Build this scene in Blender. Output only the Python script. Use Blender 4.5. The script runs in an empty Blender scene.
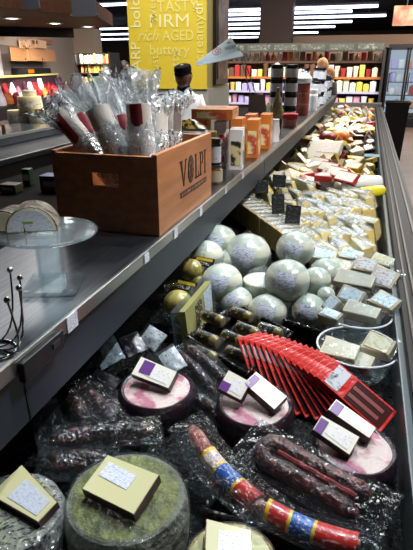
import bpy, bmesh, math, random
from mathutils import Vector, Matrix, Euler, noise as mnoise
random.seed(7)
SC = bpy.context.scene
COL = SC.collection
PI = math.pi
# ------------------------------------------------------------------ camera
F, CX, CY, H = 500.0, 206.5, 275.0, 1.6
VX, VY = 370.0, 67.0
yv = Vector((VX-CX, CY-VY, -F)).normalized()
th = math.atan((CY-VY)/F)
uv = Vector((0, math.cos(th), math.sin(th)))
xv = yv.cross(uv)
camd = bpy.data.cameras.new('camera')
camo = bpy.data.objects.new('camera', camd); COL.objects.link(camo)
R = Matrix((xv, yv, uv)).to_4x4()
camo.matrix_world = Matrix.Translation((0, 0, H)) @ R
camd.sensor_fit = 'VERTICAL'; camd.sensor_height = 36; camd.sensor_width = 27
camd.lens = F/550*36; camd.clip_start = 0.02; camd.clip_end = 200
SC.camera = camo

def ray(px, py):
    return R.to_3x3() @ Vector((px-CX, CY-py, -F))
def P(px, py, z):
    d = ray(px, py); return Vector((0, 0, H)) + d*((z-H)/d.z)
def PY(px, py, Y):
    d = ray(px, py); return Vector((0, 0, H)) + d*(Y/d.y)
def PX(px, py, X):
    d = ray(px, py); return Vector((0, 0, H)) + d*(X/d.x)

# --------------------------------------------------------------- materials
MATS = {}
def newmat(name):
    m = bpy.data.materials.new(name); m.use_nodes = True
    nt = m.node_tree; nt.nodes.clear()
    out = nt.nodes.new('ShaderNodeOutputMaterial')
    return m, nt, out
def s2l(c):
    return tuple(((x/12.92) if x <= .04045 else ((x+.055)/1.055)**2.4) for x in c)
def rgb(r, g, b):
    return s2l((r/255, g/255, b/255))
def mat(name, col, rough=.5, metal=0., var=None, bump=None, coat=0., spec=.5, stretch=None, col2=None, emit=0):
    """col in 0-255 sRGB; var=(scale, contrast low, high) mixes towards col2."""
    if name in MATS: return MATS[name]
    m, nt, out = newmat(name)
    b = nt.nodes.new('ShaderNodeBsdfPrincipled')
    nt.links.new(b.outputs[0], out.inputs[0])
    b.inputs['Base Color'].default_value = (*rgb(*col), 1)
    b.inputs['Roughness'].default_value = rough
    b.inputs['Metallic'].default_value = metal
    b.inputs['Specular IOR Level'].default_value = spec
    b.inputs['Coat Weight'].default_value = coat
    b.inputs['Coat Roughness'].default_value = .12
    if emit:
        b.inputs['Emission Color'].default_value = (*rgb(*col), 1)
        b.inputs['Emission Strength'].default_value = emit
    if var or bump:
        tc = nt.nodes.new('ShaderNodeTexCoord'); mp = nt.nodes.new('ShaderNodeMapping')
        nt.links.new(tc.outputs['Object'], mp.inputs[0])
        if stretch: mp.inputs['Scale'].default_value = stretch
    if var:
        n = nt.nodes.new('ShaderNodeTexNoise'); n.inputs['Scale'].default_value = var[0]; n.inputs['Detail'].default_value = 4
        nt.links.new(mp.outputs[0], n.inputs['Vector'])
        r = nt.nodes.new('ShaderNodeValToRGB')
        r.color_ramp.elements[0].position = var[1]; r.color_ramp.elements[1].position = var[2]
        r.color_ramp.elements[0].color = (*rgb(*col), 1)
        r.color_ramp.elements[1].color = (*rgb(*(col2 or tuple(min(255, c*1.25) for c in col))), 1)
        nt.links.new(n.outputs[0], r.inputs[0]); nt.links.new(r.outputs[0], b.inputs['Base Color'])
    if bump:
        n2 = nt.nodes.new('ShaderNodeTexNoise'); n2.inputs['Scale'].default_value = bump[0]; n2.inputs['Detail'].default_value = 3
        nt.links.new(mp.outputs[0], n2.inputs['Vector'])
        bp = nt.nodes.new('ShaderNodeBump'); bp.inputs['Strength'].default_value = bump[1]; bp.inputs['Distance'].default_value = .02
        nt.links.new(n2.outputs[0], bp.inputs['Height']); nt.links.new(bp.outputs[0], b.inputs['Normal'])
        if coat: nt.links.new(bp.outputs[0], b.inputs['Coat Normal'])
    MATS[name] = m; return m
def film(name, gl=.16, white=.05, scale=60, bump=.8, rough=.12, tint=(235, 242, 245)):
    if name in MATS: return MATS[name]
    m, nt, out = newmat(name)
    tr = nt.nodes.new('ShaderNodeBsdfTransparent'); tr.inputs[0].default_value = (*rgb(*tint), 1)
    g = nt.nodes.new('ShaderNodeBsdfGlossy'); g.inputs['Roughness'].default_value = rough; g.inputs[0].default_value = (1, 1, 1, 1)
    d = nt.nodes.new('ShaderNodeBsdfDiffuse'); d.inputs[0].default_value = (.85, .9, .92, 1)
    tc = nt.nodes.new('ShaderNodeTexCoord')
    n = nt.nodes.new('ShaderNodeTexNoise'); n.inputs['Scale'].default_value = scale; n.inputs['Detail'].default_value = 2
    nt.links.new(tc.outputs['Object'], n.inputs['Vector'])
    bp = nt.nodes.new('ShaderNodeBump'); bp.inputs['Strength'].default_value = bump; bp.inputs['Distance'].default_value = .03
    nt.links.new(n.outputs[0], bp.inputs['Height']); nt.links.new(bp.outputs[0], g.inputs['Normal'])
    a = nt.nodes.new('ShaderNodeMixShader'); a.inputs[0].default_value = white
    nt.links.new(tr.outputs[0], a.inputs[1]); nt.links.new(d.outputs[0], a.inputs[2])
    lw = nt.nodes.new('ShaderNodeLayerWeight'); lw.inputs[0].default_value = .18
    nt.links.new(bp.outputs[0], lw.inputs['Normal'])
    ma = nt.nodes.new('ShaderNodeMath'); ma.operation = 'MULTIPLY_ADD'; ma.inputs[1].default_value = gl*2.2; ma.inputs[2].default_value = gl*.30; ma.use_clamp = True
    nt.links.new(lw.outputs['Fresnel'], ma.inputs[0])
    b = nt.nodes.new('ShaderNodeMixShader'); nt.links.new(ma.outputs[0], b.inputs[0])
    nt.links.new(a.outputs[0], b.inputs[1]); nt.links.new(g.outputs[0], b.inputs[2])
    nt.links.new(b.outputs[0], out.inputs[0])
    MATS[name] = m; return m
def printed(name, bg, ink, sx=60, sy=220, sz=60, thr=.5, rough=.35, coat=.3):
    """paper with rows of small illegible print"""
    if name in MATS: return MATS[name]
    m, nt, out = newmat(name)
    b = nt.nodes.new('ShaderNodeBsdfPrincipled'); nt.links.new(b.outputs[0], out.inputs[0])
    b.inputs['Roughness'].default_value = rough; b.inputs['Coat Weight'].default_value = coat
    tc = nt.nodes.new('ShaderNodeTexCoord'); mp = nt.nodes.new('ShaderNodeMapping'); mp.inputs['Scale'].default_value = (sx*1.7, sy*2.6, sz*2.2)
    nt.links.new(tc.outputs['Object'], mp.inputs[0])
    n = nt.nodes.new('ShaderNodeTexNoise'); n.inputs['Scale'].default_value = 1.0; n.inputs['Detail'].default_value = 1
    nt.links.new(mp.outputs[0], n.inputs['Vector'])
    r = nt.nodes.new('ShaderNodeValToRGB'); r.color_ramp.interpolation = 'LINEAR'
    r.color_ramp.elements[0].position = thr; r.color_ramp.elements[0].position = thr+.0; r.color_ramp.elements[1].position = thr+.22
    r.color_ramp.elements[0].color = (*rgb(*bg), 1); r.color_ramp.elements[1].color = (*rgb(*ink), 1)
    nt.links.new(n.outputs[0], r.inputs[0]); nt.links.new(r.outputs[0], b.inputs['Base Color'])
    MATS[name] = m; return m
def emis(name, col, st):
    if name in MATS: return MATS[name]
    m, nt, out = newmat(name)
    e = nt.nodes.new('ShaderNodeEmission'); e.inputs[0].default_value = (*rgb(*col), 1); e.inputs[1].default_value = st
    nt.links.new(e.outputs[0], out.inputs[0]); MATS[name] = m; return m

# ------------------------------------------------------------ mesh helpers
I4 = Matrix.Identity(4)
def T(x, y, z): return Matrix.Translation((x, y, z))
def RX(a): return Matrix.Rotation(a, 4, 'X')
def RY(a): return Matrix.Rotation(a, 4, 'Y')
def RZ(a): return Matrix.Rotation(a, 4, 'Z')
def B(): return bmesh.new()
def box(bm, c, s, M=I4, bev=0):
    t = bmesh.new()
    bmesh.ops.create_cube(t, size=1, matrix=T(*c) @ Matrix.Diagonal((*s, 1)))
    if bev: bmesh.ops.bevel(t, geom=t.edges[:], offset=bev, segments=2, affect='EDGES', profile=.6)
    merge(bm, t, M); return bm
def merge(bm, t, M=I4):
    mp = {}
    for v in t.verts: mp[v] = bm.verts.new(M @ v.co)
    for f in t.faces:
        try: bm.faces.new([mp[v] for v in f.verts])
        except ValueError: pass
    t.free()
def lathe(bm, prof, n=32, M=I4, cap=True, wob=0):
    rings = []
    for k, (r, z) in enumerate(prof):
        ring = []
        for i in range(n):
            a = 2*PI*i/n; rr = r
            if wob: rr = r*(1+wob*mnoise.noise((math.cos(a)*2, math.sin(a)*2, z*9)))
            ring.append(bm.verts.new(M @ Vector((rr*math.cos(a), rr*math.sin(a), z))))
        rings.append(ring)
    for a, b in zip(rings, rings[1:]):
        for i in range(n):
            bm.faces.new((a[i], a[(i+1) % n], b[(i+1) % n], b[i]))
    if cap:
        if prof[0][0] > 1e-5: bm.faces.new(rings[0][::-1])
        if prof[-1][0] > 1e-5: bm.faces.new(rings[-1])
    return bm
def prism(bm, pts, h, M=I4, z0=0):
    lo = [bm.verts.new(M @ Vector((x, y, z0))) for x, y in pts]
    hi = [bm.verts.new(M @ Vector((x, y, z0+h))) for x, y in pts]
    n = len(pts)
    bm.faces.new(lo[::-1]); bm.faces.new(hi)
    for i in range(n): bm.faces.new((lo[i], lo[(i+1) % n], hi[(i+1) % n], hi[i]))
    return bm
def tube(bm, pts, r, n=8, closed=False):
    pts = [Vector(p) for p in pts]; rings = []; N = len(pts)
    prev = None
    for i, p in enumerate(pts):
        if closed: d = pts[(i+1) % N]-pts[i-1]
        else: d = pts[min(i+1, N-1)]-pts[max(i-1, 0)]
        d.normalize()
        if prev is None:
            u = d.orthogonal().normalized()
        else:
            u = (prev - d*prev.dot(d)).normalized()
        prev = u; w = d.cross(u)
        rr = r[i] if isinstance(r, (list, tuple)) else r
        rings.append([bm.verts.new(p+(u*math.cos(2*PI*k/n)+w*math.sin(2*PI*k/n))*rr) for k in range(n)])
    rng = range(N) if closed else range(N-1)
    for i in rng:
        a, b = rings[i], rings[(i+1) % N]
        for k in range(n): bm.faces.new((a[k], a[(k+1) % n], b[(k+1) % n], b[k]))
    if not closed:
        bm.faces.new(rings[0][::-1]); bm.faces.new(rings[-1])
    return bm
def ball(bm, r, M=I4, sc=(1, 1, 1), n=20):
    t = bmesh.new(); bmesh.ops.create_uvsphere(t, u_segments=n, v_segments=max(6, n*2//3), radius=r)
    merge(bm, t, M @ Matrix.Diagonal((*sc, 1))); return bm
def grid(bm, fn, nu, nv, closed_u=False):
    V = [[bm.verts.new(fn(i/nu, j/nv)) for j in range(nv+1)] for i in range(nu if closed_u else nu+1)]
    L = len(V)
    for i in range(nu):
        a, b = V[i], V[(i+1) % L]
        for j in range(nv): bm.faces.new((a[j], b[j], b[j+1], a[j+1]))
    return bm
def obj(name, bm, m, parent=None, smooth=False, kind=None):
    me = bpy.data.meshes.new(name)
    bmesh.ops.recalc_face_normals(bm, faces=bm.faces[:])
    bm.to_mesh(me); bm.free()
    if m: me.materials.append(m)
    if smooth:
        me.polygons.foreach_set('use_smooth', [True]*len(me.polygons))
        try: me.set_sharp_from_angle(angle=math.radians(40))
        except Exception: pass
    o = bpy.data.objects.new(name, me); COL.objects.link(o)
    if parent: o.parent = parent
    if kind: o['kind'] = kind
    return o
def tag(o, label, cat, group=None):
    o['label'] = label; o['category'] = cat
    if group: o['group'] = group
    return o
def thing(name, label, cat, M=I4, group=None):
    o = bpy.data.objects.new(name, None); COL.objects.link(o); o.empty_display_size = .02
    o.matrix_world = M if isinstance(M, Matrix) else T(*M)
    return tag(o, label, cat, group)
def dup(root, M, label, group=None, cat=None):
    r = root.copy(); COL.objects.link(r); r.matrix_world = M; r['label'] = label
    if group: r['group'] = group
    if cat: r['category'] = cat
    for ch in list(root.children):
        c = ch.copy(); COL.objects.link(c); c.parent = r
        for g in ch.children:
            d = g.copy(); COL.objects.link(d); d.parent = c
    return r
def S(name, bm, m, kind='structure'): return obj(name, bm, m, None, kind=kind)
def axes(o, x, z):
    """matrix at o whose local x follows x and local z is as near z as can be"""
    x = Vector(x).normalized(); z = Vector(z); z = (z-x*z.dot(x)).normalized(); y = z.cross(x)
    M = Matrix((x, y, z)).transposed().to_4x4(); M.translation = o; return M
ORD = ['first', 'second', 'third', 'fourth', 'fifth', 'sixth', 'seventh', 'eighth', 'ninth', 'tenth', 'eleventh', 'twelfth', 'thirteenth',
       'fourteenth', 'fifteenth', 'sixteenth', 'seventeenth', 'eighteenth', 'nineteenth', 'twentieth', 'twenty-first', 'twenty-second',
       'twenty-third', 'twenty-fourth', 'twenty-fifth', 'twenty-sixth', 'twenty-seventh', 'twenty-eighth', 'twenty-ninth', 'thirtieth', 'thirty-first', 'thirty-second', 'thirty-third']
def text(name, s, size, m, parent, M, align='CENTER', ext=.001, shear=0, wide=1.0, bold=0):
    cu = bpy.data.curves.new(name, 'FONT'); cu.body = s; cu.size = size; cu.align_x = align; cu.align_y = 'CENTER'
    cu.extrude = ext; cu.shear = shear; cu.offset = bold; cu.resolution_u = 3; cu.fill_mode = 'BOTH'
    tmp = bpy.data.objects.new(name, cu)
    me = bpy.data.meshes.new_from_object(tmp); bpy.data.objects.remove(tmp); bpy.data.curves.remove(cu)
    me.name = name; me.materials.clear(); me.materials.append(m)
    o = bpy.data.objects.new(name, me); COL.objects.link(o); o.parent = parent
    o.matrix_local = M @ Matrix.Diagonal((wide, 1, 1, 1)); return o

# common materials
M_steel = mat('brushed_steel', (112, 116, 122), .28, .95, var=(6, .35, .7), col2=(88, 92, 98), stretch=(30, 1, 30))
M_lip = mat('steel_lip', (165, 165, 160), .3, .9)
M_dark = mat('dark_grey_metal', (40, 47, 58), .5, .0)
M_black = mat('black_plastic', (14, 14, 16), .4)
M_blackm = mat('black_matt', (7, 7, 8), .9, spec=.1)
M_white = mat('white_paper', (225, 226, 228), .5)
M_pr = printed('small_print', (222, 225, 232), (90, 95, 120))
M_prb = printed('blue_print', (214, 224, 236), (70, 94, 140), 30, 60, 60, thr=.60)
M_film = film('clear_film', gl=.10, white=.004, scale=55, bump=1.3, rough=.05)
M_filmw = film('crumpled_film', gl=.36, white=.36, scale=70, bump=1.3, rough=.09)
M_purple = mat('purple_print', (98, 52, 128), .4)
M_acry = film('clear_acrylic', gl=.12, white=.02, scale=3, bump=0, rough=.03, tint=(243, 248, 250))

# ================================================================ SETTING
fl = B(); box(fl, (-5, 20, -.05), (40, 46, .1))
S('floor', fl, mat('floor_tiles', (104, 84, 70), .35, var=(3, .4, .65), col2=(84, 68, 58)))
cl = B(); box(cl, (-5, 20, 4.15), (40, 46, .1))
S('ceiling', cl, mat('dark_ceiling', (70, 58, 50), .9))
b = B(); box(b, (-5, 43, 2), (40, .2, 4.3)); S('wall_back', b, mat('far_wall', (96, 76, 62), .8))
b = B(); box(b, (15, 20, 2), (.2, 46, 4.3)); S('wall_right', b, mat('right_wall', (120, 104, 90), .8))
b = B(); box(b, (-5, -3, 2), (40, .2, 4.3)); S('wall_front', b, mat('front_wall', (70, 64, 60), .8))
# left wall runs on a slight diagonal behind the produce cooler
dw = Vector((-.326, .945, 0)); nw = Vector((.945, .326, 0))
def PW(px, py, off):
    d = ray(px, py); o = Vector((0, 0, H)); t = (off-nw.dot(o))/nw.dot(d); return o+d*t
WALL = -4.15
def onwall(bm, x0, y0, x1, y1, off, thick, M=None, bev=0):
    """box standing on the diagonal wall between two picture corners"""
    a, c = PW(x0, y0, off), PW(x1, y1, off)
    L = (c-a).dot(dw); s0 = a.dot(dw)
    z0, z1 = min(a.z, c.z), max(a.z, c.z)
    Mx = axes(Vector((0, 0, 0)), dw, (0, 0, 1))
    # local: x along dw, y = z cross x
    ny = 1 if (Vector((0, 0, 1)).cross(dw)).dot(nw) > 0 else -1
    box(bm, (s0+L/2, ny*(off+thick/2), (z0+z1)/2), (abs(L), thick, z1-z0), Mx, bev); return bm
a = PW(-60, 60, WALL); c = PW(76, 60, WALL)
b = B(); Mx = axes(Vector((0, 0, 0)), dw, (0, 0, 1)); ny = 1 if (Vector((0, 0, 1)).cross(dw)).dot(nw) > 0 else -1
s0, s1 = a.dot(dw)-3, c.dot(dw)
box(b, ((s0+s1)/2, ny*(WALL-.1), 1.6), (s1-s0, .2, 3.2), Mx)
M_beige = mat('beige_wall', (176, 160, 146), .8)
M_taupe = mat('taupe_wall', (120, 108, 104), .8)
S('wall_left', b, M_beige)
b = B(); onwall(b, -70, 36, 45, 95, WALL, .04); S('trim_1', b, M_taupe)
pa = PW(76, 60, WALL)
b = B(); box(b, (0, 0, 1.45), (1.0, .6, 2.9), T(pa.x+.42, pa.y+.1, 0)); S('wall_end', b, mat('light_beige', (205, 186, 162), .8))
# soffit with recessed lamps
k = .8
def U24(px, py): return P(px, py, 2.4)
f0, f1, f2 = U24(-45, 4), U24(98, 17), U24(113, 26.5)
w0, w1 = PW(-60, 60, WALL)+Vector((-.4, -2.5, 0)), PW(85, 60, WALL)
b = B(); e1, e0 = U24(73, 28.2), U24(-45, 25.5); prism(b, [(f0.x-.4, f0.y-1.6), (f1.x, f1.y), (f2.x, f2.y), (e1.x, e1.y), (e0.x, e0.y)], .24, z0=2.4)
S('ceiling_soffit', b, mat('soffit_wood', (66, 34, 16), .7, var=(4, .3, .7), col2=(46, 23, 10), spec=.2, stretch=(1, 6, 1)))
b = B(); zb_ = PY(73, 37.5, e1.y).z; prism(b, [(e0.x, e0.y), (e1.x, e1.y), (e1.x-.05, e1.y+.1), (e0.x-.1, e0.y+.1)], 2.64-zb_, z0=zb_); S('trim_2', b, mat('dark_bulkhead', (7, 6, 6), 1, spec=0))
for i, (px, py) in enumerate([(12, 18), (55, 23), (88, 26.3)]):
    p = U24(px, py)
    t = thing('recessed_lamp', f'{["recessed round soffit lamp nearest the picture edge", "recessed round soffit lamp above the beige wall panel", "recessed round soffit lamp above the small packet shelving"][i]}', 'ceiling lamp', T(p.x, p.y, 2.399), 'recessed lamps in the wooden soffit')
    b = B(); lathe(b, [(.16, 0), (.17, -.012), (.12, -.012), (.12, 0)], 20, cap=False); obj('lamp_ring', b, M_steel, t)
    b = B(); lathe(b, [(.12, -.004), (.118, -.002)], 20); obj('lamp_lens', b, emis('lamp_glow', (255, 236, 214), 5), t)
# door edge and wall pieces on the far left
b = B(); onwall(b, -25, 45, 4, 95, WALL+.02, .06); S('door_1', b, mat('door_white', (206, 206, 214), .6))
def cabinet(px0, py0, px1, py1, dep, label, m, name='wall_cabinet'):
    t = thing(name, label, 'cabinet')
    b = B(); onwall(b, px0, py0, px1, py1, WALL+.05, dep, bev=.01); obj('cabinet_body', b, m, t)
    xm = (px0+px1)/2
    for u0, u1 in ((px0+.6, xm-.3), (xm+.3, px1-.6)):
        b = B(); onwall(b, u0, py0+.8, u1, py1-.8, WALL+.05+dep, .02); o = obj('door', b, m, t)
        b = B(); onwall(b, u1-1.4, py1-4, u1-.9, py1-1.6, WALL+.07+dep, .02); obj('handle', b, M_steel, o)
M_tan = mat('tan_laminate', (196, 140, 92), .55)
cabinet(9, 46.5, 44, 62, .35, 'wide tan cabinet on the grey wall over the black machine', M_tan)
cabinet(18, 39, 31, 49, .42, 'pale box standing out in front of the wide tan wall cabinet', mat('pale_tan', (214, 172, 130), .5), 'wall_box')
cabinet(31, 39, 38, 45, .40, 'small brown box above the wide tan wall cabinet', mat('brown_tan', (150, 96, 60), .5), 'wall_box')
t = thing('label_printer', 'black machine with orange display below the tan wall cabinet', 'machine')
b = B(); onwall(b, 11, 68, 37, 76, WALL+.05, .4, bev=.02); obj('machine_body', b, M_black, t)
b = B(); onwall(b, 28, 69.5, 34, 73, WALL+.46, .01); obj('display', b, emis('orange_display', (255, 130, 20), 1.2), t)
# hanging dark banners above the soffit
for nm, (x0, x1, y1), lb in (('hanging_banner', (25, 40, 10), 'small dark square banner hanging at the top picture edge'), ('hanging_banner', (73, 97, 17), 'larger dark grey banner hanging over the soffit end')):
    a, c = PY(x0, y1, 7.0), PY(x1, y1, 7.0); h = 4.05-a.z
    t = thing(nm, lb, 'banner', T((a.x+c.x)/2, 7, a.z), 'dark banners hanging from the ceiling')
    b = B(); box(b, (0, 0, h/2), (c.x-a.x, .03, h)); obj('cloth', b, mat('slate_cloth', (52, 54, 62), .8), t)
    b = B(); tube(b, [((a.x-c.x)/2-.02, 0, .01), ((c.x-a.x)/2+.02, 0, .01)], .015); obj('bottom_rail', b, M_black, t)
a, c = PY(42, 4, 9.0), PY(72, 6, 9.0)
t = thing('wall_poster', 'red and yellow picture poster above the brown soffit', 'poster', T((a.x+c.x)/2, 9.0, a.z))
b = B(); box(b, (0, 0, .5), (c.x-a.x, .03, 1.0)); obj('board', b, mat('poster_print', (190, 62, 40), .5, var=(4, .4, .6), col2=(226, 176, 70)), t)
b = B(); box(b, (0, -.02, 0), (c.x-a.x+.05, .05, .05)); obj('frame', b, M_white, t)

# long fluorescent strips under the ceiling
M_tube = emis('fluorescent', (214, 226, 255), 6.5)
M_fix = mat('fixture', (60, 56, 60), .6)
strips = [(226, 378, 9.5, 7.2, 20), (226, 352, 14, 12, 22), (226, 386, 19, 16, 24), (226, 352, 24, 22, 27), (226, 335, 28.5, 27, 30), (226, 318, 33.5, 33, 33), (226, 258, 37.5, 37.2, 36),
          (98, 130, 6, 3, 20), (100, 130, 29.5, 28, 30), (100, 130, 34.5, 34, 33), (100, 130, 39.5, 39, 36)]
for i, (x0, x1, ya, yb, Y) in enumerate(strips):
    a, c = PY(x0, ya, Y), PY(x1, yb, Y)
    z = (a.z+c.z)/2; L = c.x-a.x
    g = 'rightmost' if x0 > 200 else 'left of the yellow column'
    n = ORD[i] if i < 7 else ORD[i-7]
    lab = f'long fluorescent strip light, {n} from the top of those over the far aisles' if i < 7 else f'fluorescent strip light, {n} from the top beside the yellow column'
    t = thing('strip_light', lab, 'ceiling light', T((a.x+c.x)/2, Y, z), 'fluorescent strips under the ceiling')
    b = B(); box(b, (0, 0, .09), (L, .22, .06)); box(b, (L*.4, 0, (4.1-z)/2+.06), (.02, .02, max(.05, 4.1-z-.05))); box(b, (-L*.4, 0, (4.1-z)/2+.06), (.02, .02, max(.05, 4.1-z-.05)))
    obj('housing', b, M_fix, t)
    b = B(); lathe(b, [(.0, -L/2), (.045, -L/2), (.045, L/2), (0, L/2)], 10, RY(PI/2), cap=False); obj('tube', b, M_tube, t)
# brown hanging bulkhead
a, c = PY(262, 5, 19), PY(292, 43, 19)
M_brown = mat('brown_panel', (66, 44, 34), .6)
b = B(); box(b, ((a.x+c.x)/2, 19, (c.z+4.1)/2), (c.x-a.x, .5, 4.1-c.z)); S('wall_bulkhead', b, M_brown)
a, c = PY(254, 5, 20), PY(276, 43, 20)
a, c = PY(290, 45, 21), PY(420, 38, 21)
b = B(); box(b, ((a.x+c.x)/2+1.5, 21, (a.z+c.z)/2), (c.x-a.x+3, .4, .42)); S('trim_3', b, mat('beam_tan', (150, 120, 96), .7))
a, c = PY(392, 26, 17), PY(420, 5, 17)
t = thing('hanging_poster', 'tan and red food poster high above the freezer doors', 'poster', T((a.x+c.x)/2, 17, a.z))
b = B(); box(b, (0, 0, (c.z-a.z)/2), (c.x-a.x, .04, c.z-a.z)); obj('board', b, mat('food_print', (186, 110, 80), .5, var=(3, .4, .6), col2=(226, 190, 150)), t)
b = B(); box(b, (0, 0, 4.1-a.z-(4.1-c.z)/2), (.03, .03, 4.1-c.z)); obj('hanger', b, M_black, t)

# ------------------------------------------------------------- yellow column
a, c, e = PY(128, 0, 7.5), PY(207.5, 0, 7.5), PY(229, 0, 8.9)
yw, gx = c.x-a.x, (a.x+c.x)/2
b = B(); prism(b, [(a.x, 7.5), (c.x, 7.5), (e.x, 8.9), (a.x, 8.9)], 3.0, z0=1.12)
S('column', b, mat('shaded_yellow', (150, 136, 70), .6))  # shade of the column's side is put into this darker, greyer yellow
b = B(); prism(b, [(a.x-.02, 7.48), (c.x+.02, 7.48), (e.x+.02, 8.92), (a.x-.02, 8.92)], 1.3, z0=0)
S('column_base', b, mat('column_base_grey', (150, 150, 140), .5))
t = thing('word_panel', 'bright yellow wall panel printed with pale cheese words behind the clerk', 'panel', T(gx, 7.47, 1.3))
b = B(); box(b, (0, 0, 1.4), (yw, .04, 2.8)); obj('panel_board', b, mat('yellow_panel', (206, 182, 44), .6), t)
M_pale = mat('pale_lettering', (218, 206, 112), .6); M_pale2 = mat('bright_lettering', (226, 218, 152), .6)
def word(s, px, py, size, rot=0, m=M_pale, sh=0, wide=1., bold=0):
    p = PY(px, py, 7.44)
    text('lettering', s, size, m, t, T(p.x-gx, 7.445-7.47, p.z-1.3) @ RX(PI/2) @ RZ(rot), shear=sh, wide=wide, bold=bold)
word('TASTY', 177, 6.5, .21, wide=1.0)
word('FIRM', 169, 21.5, .24, m=M_pale2, wide=1.25)
word('rich', 147, 36, .21, sh=.4, wide=1.0)
word('AGED', 178, 36, .19, wide=.95)
word('buttery', 169, 50, .20, wide=1.05)
word('bold', 135.5, 13, .22, rot=PI/2, m=M_pale2)
word('SHARP', 136.5, 66, .22, rot=PI/2, m=M_pale2)
word('creamy', 199, 38, .20, rot=PI/2)
word('sweet', 152, 8, .17, rot=PI/2)
word('nutty', 175, 66, .19, rot=PI/2)
word('robust', 155, 72, .17, rot=PI/2)
word('dry', 198.5, 4, .2, rot=PI/2, m=M_pale2)
# framed dark board on the side of the column
sd = Vector((e.x-c.x, 1.4, 0)).normalized(); sn = Vector((sd.y, -sd.x, 0))
t = thing('notice_board', 'narrow black framed board on the shaded side of the yellow column', 'board')
Mx = axes(Vector((c.x, 7.5, 0)), sd, (0, 0, 1))
b = B(); box(b, (.72, -.03, 2.0), (.8, .05, 1.3), Mx); obj('frame', b, M_black, t)
b = B(); box(b, (.72, -.06, 2.0), (.66, .02, 1.15), Mx); obj('picture', b, mat('board_print', (60, 44, 36), .4, var=(5, .45, .55), col2=(110, 80, 56)), t)

# ================================================================ PRODUCE COOLER far left
t = thing('produce_cooler', 'long low cooler with a pale front rail along the left wall', 'cooler')
Mx = axes(Vector((0, 0, 0)), dw, (0, 0, 1))
a = PW(-60, 80, -2.85).dot(dw)-1; c = PW(84, 74, -2.85).dot(dw)
def LW(s, off, z): return Mx @ Vector((s, ny*off, z))
def boxw(bm, s0, s1, o0, o1, z0, z1, bev=0): box(bm, ((s0+s1)/2, ny*(o0+o1)/2, (z0+z1)/2), (s1-s0, o1-o0, z1-z0), Mx, bev)
b = B(); boxw(b, a, c, -3.65, -2.95, 0, .995); obj('cooler_body', b, mat('dark_cooler', (40, 30, 34), .5), t)
b = B(); boxw(b, a, c, -3.65, -3.62, .995, 1.44); obj('back_panel', b, mat('dark_cooler_back', (60, 36, 48), .6), t)
b = B(); boxw(b, a, c, -3.66, -3.56, 1.40, 1.44, .008); obj('front_rail', b, mat('cream_rail', (214, 204, 120), .4), t)
n = 0
cols = [('dark purple', mat('pack_purple', (60, 28, 50), .3)), ('red', mat('pack_red', (150, 26, 30), .3)), ('white', mat('pack_white', (220, 216, 224), .3)), ('pink', mat('pack_pink', (190, 110, 140), .3)), ('orange', mat('pack_orange', (196, 110, 50), .3))]
def pouch_bm(w, h, d):
    b = B()
    grid(b, lambda u, v: Vector((w/2*math.cos(2*PI*u)*(1 if v < .7 else 1), d/2*math.sin(2*PI*u)*(1-v**3), h*v)), 12, 5, True)
    b.faces.new([x for x in b.verts if x.co.z < 1e-6][::-1]) if False else None
    return b
for lv, (off, z) in enumerate(((-3.40, 1.0), (-3.10, 1.0))):
    for i in range(22):
        s = a+1.2+(c-a-1.4)*i/21+random.uniform(-.04, .04)
        nm, m = cols[random.choice((0, 0, 1, 1, 1, 2, 3, 4) if i < 14 else (1, 1, 1, 0, 2))]
        h = random.uniform(.22, .36) if lv == 0 else random.uniform(.14, .22)
        p = LW(s, off, z)
        b = pouch_bm(random.uniform(.2, .26), h, .16); 
        o = obj('produce_pack', b, m, smooth=True); o.matrix_world = T(*p) @ RZ(random.uniform(-.2, .2)+math.atan2(dw.y, dw.x))
        tag(o, f'{nm} produce pack, {ORD[i]} along the {"rear" if lv == 0 else "front"} row of the left wall cooler', 'produce', 'packs in the left wall cooler')

# stacked cream cheeses on a far stand, left
M_cream = mat('cream_rind', (226, 214, 168), .5)
sp = PY(27, 124, 4.6)
t = thing('cheese_stand', 'dark display stand carrying the pyramid of cream round cheeses', 'stand', T(sp.x, 4.7, 0))
b = B(); box(b, (0, 0, sp.z-.02), (.95, .5, .04), bev=.005); obj('stand_top', b, M_steel, t)
b = B(); box(b, (0, 0, (sp.z-.04)/2), (.85, .42, sp.z-.04)); obj('stand_body', b, M_black, t)
def drum(px0, px1, py0, py1, Y, label, zb=None):
    a, c = PY(px0, py1, Y), PY(px1, py0, Y); h = c.z-a.z; r = (c.x-a.x)/2
    t = thing('round_cheese', label, 'cheese', T((a.x+c.x)/2, Y, zb if zb else a.z), 'cream round cheeses in a pyramid')
    b = B(); lathe(b, [(0, 0), (r*.94, 0), (r, h*.12), (r, h*.85), (r*.94, h), (0, h)], 20); obj('rind', b, M_cream, t, True)
    b = B(); lathe(b, [(r*1.004, h*.3), (r*1.004, h*.7)], 20, cap=False); obj('label_band', b, printed('cream_band', (236, 232, 220), (180, 150, 110), 20, 20, 40), t)
    return (zb if zb else a.z)+h
z1 = drum(11, 29, 112, 124, 4.7, 'cream round cheese at the lower left of the pyramid', sp.z)
drum(31, 49, 112, 124, 4.7, 'cream round cheese at the lower right of the pyramid', sp.z)
z2 = drum(21, 40, 98, 111.5, 4.7, 'upper cream round cheese resting on two others', z1)
drum(24, 35, 92, 98, 4.7, 'small pale tub on top of the cream cheese pyramid', z2)

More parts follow.
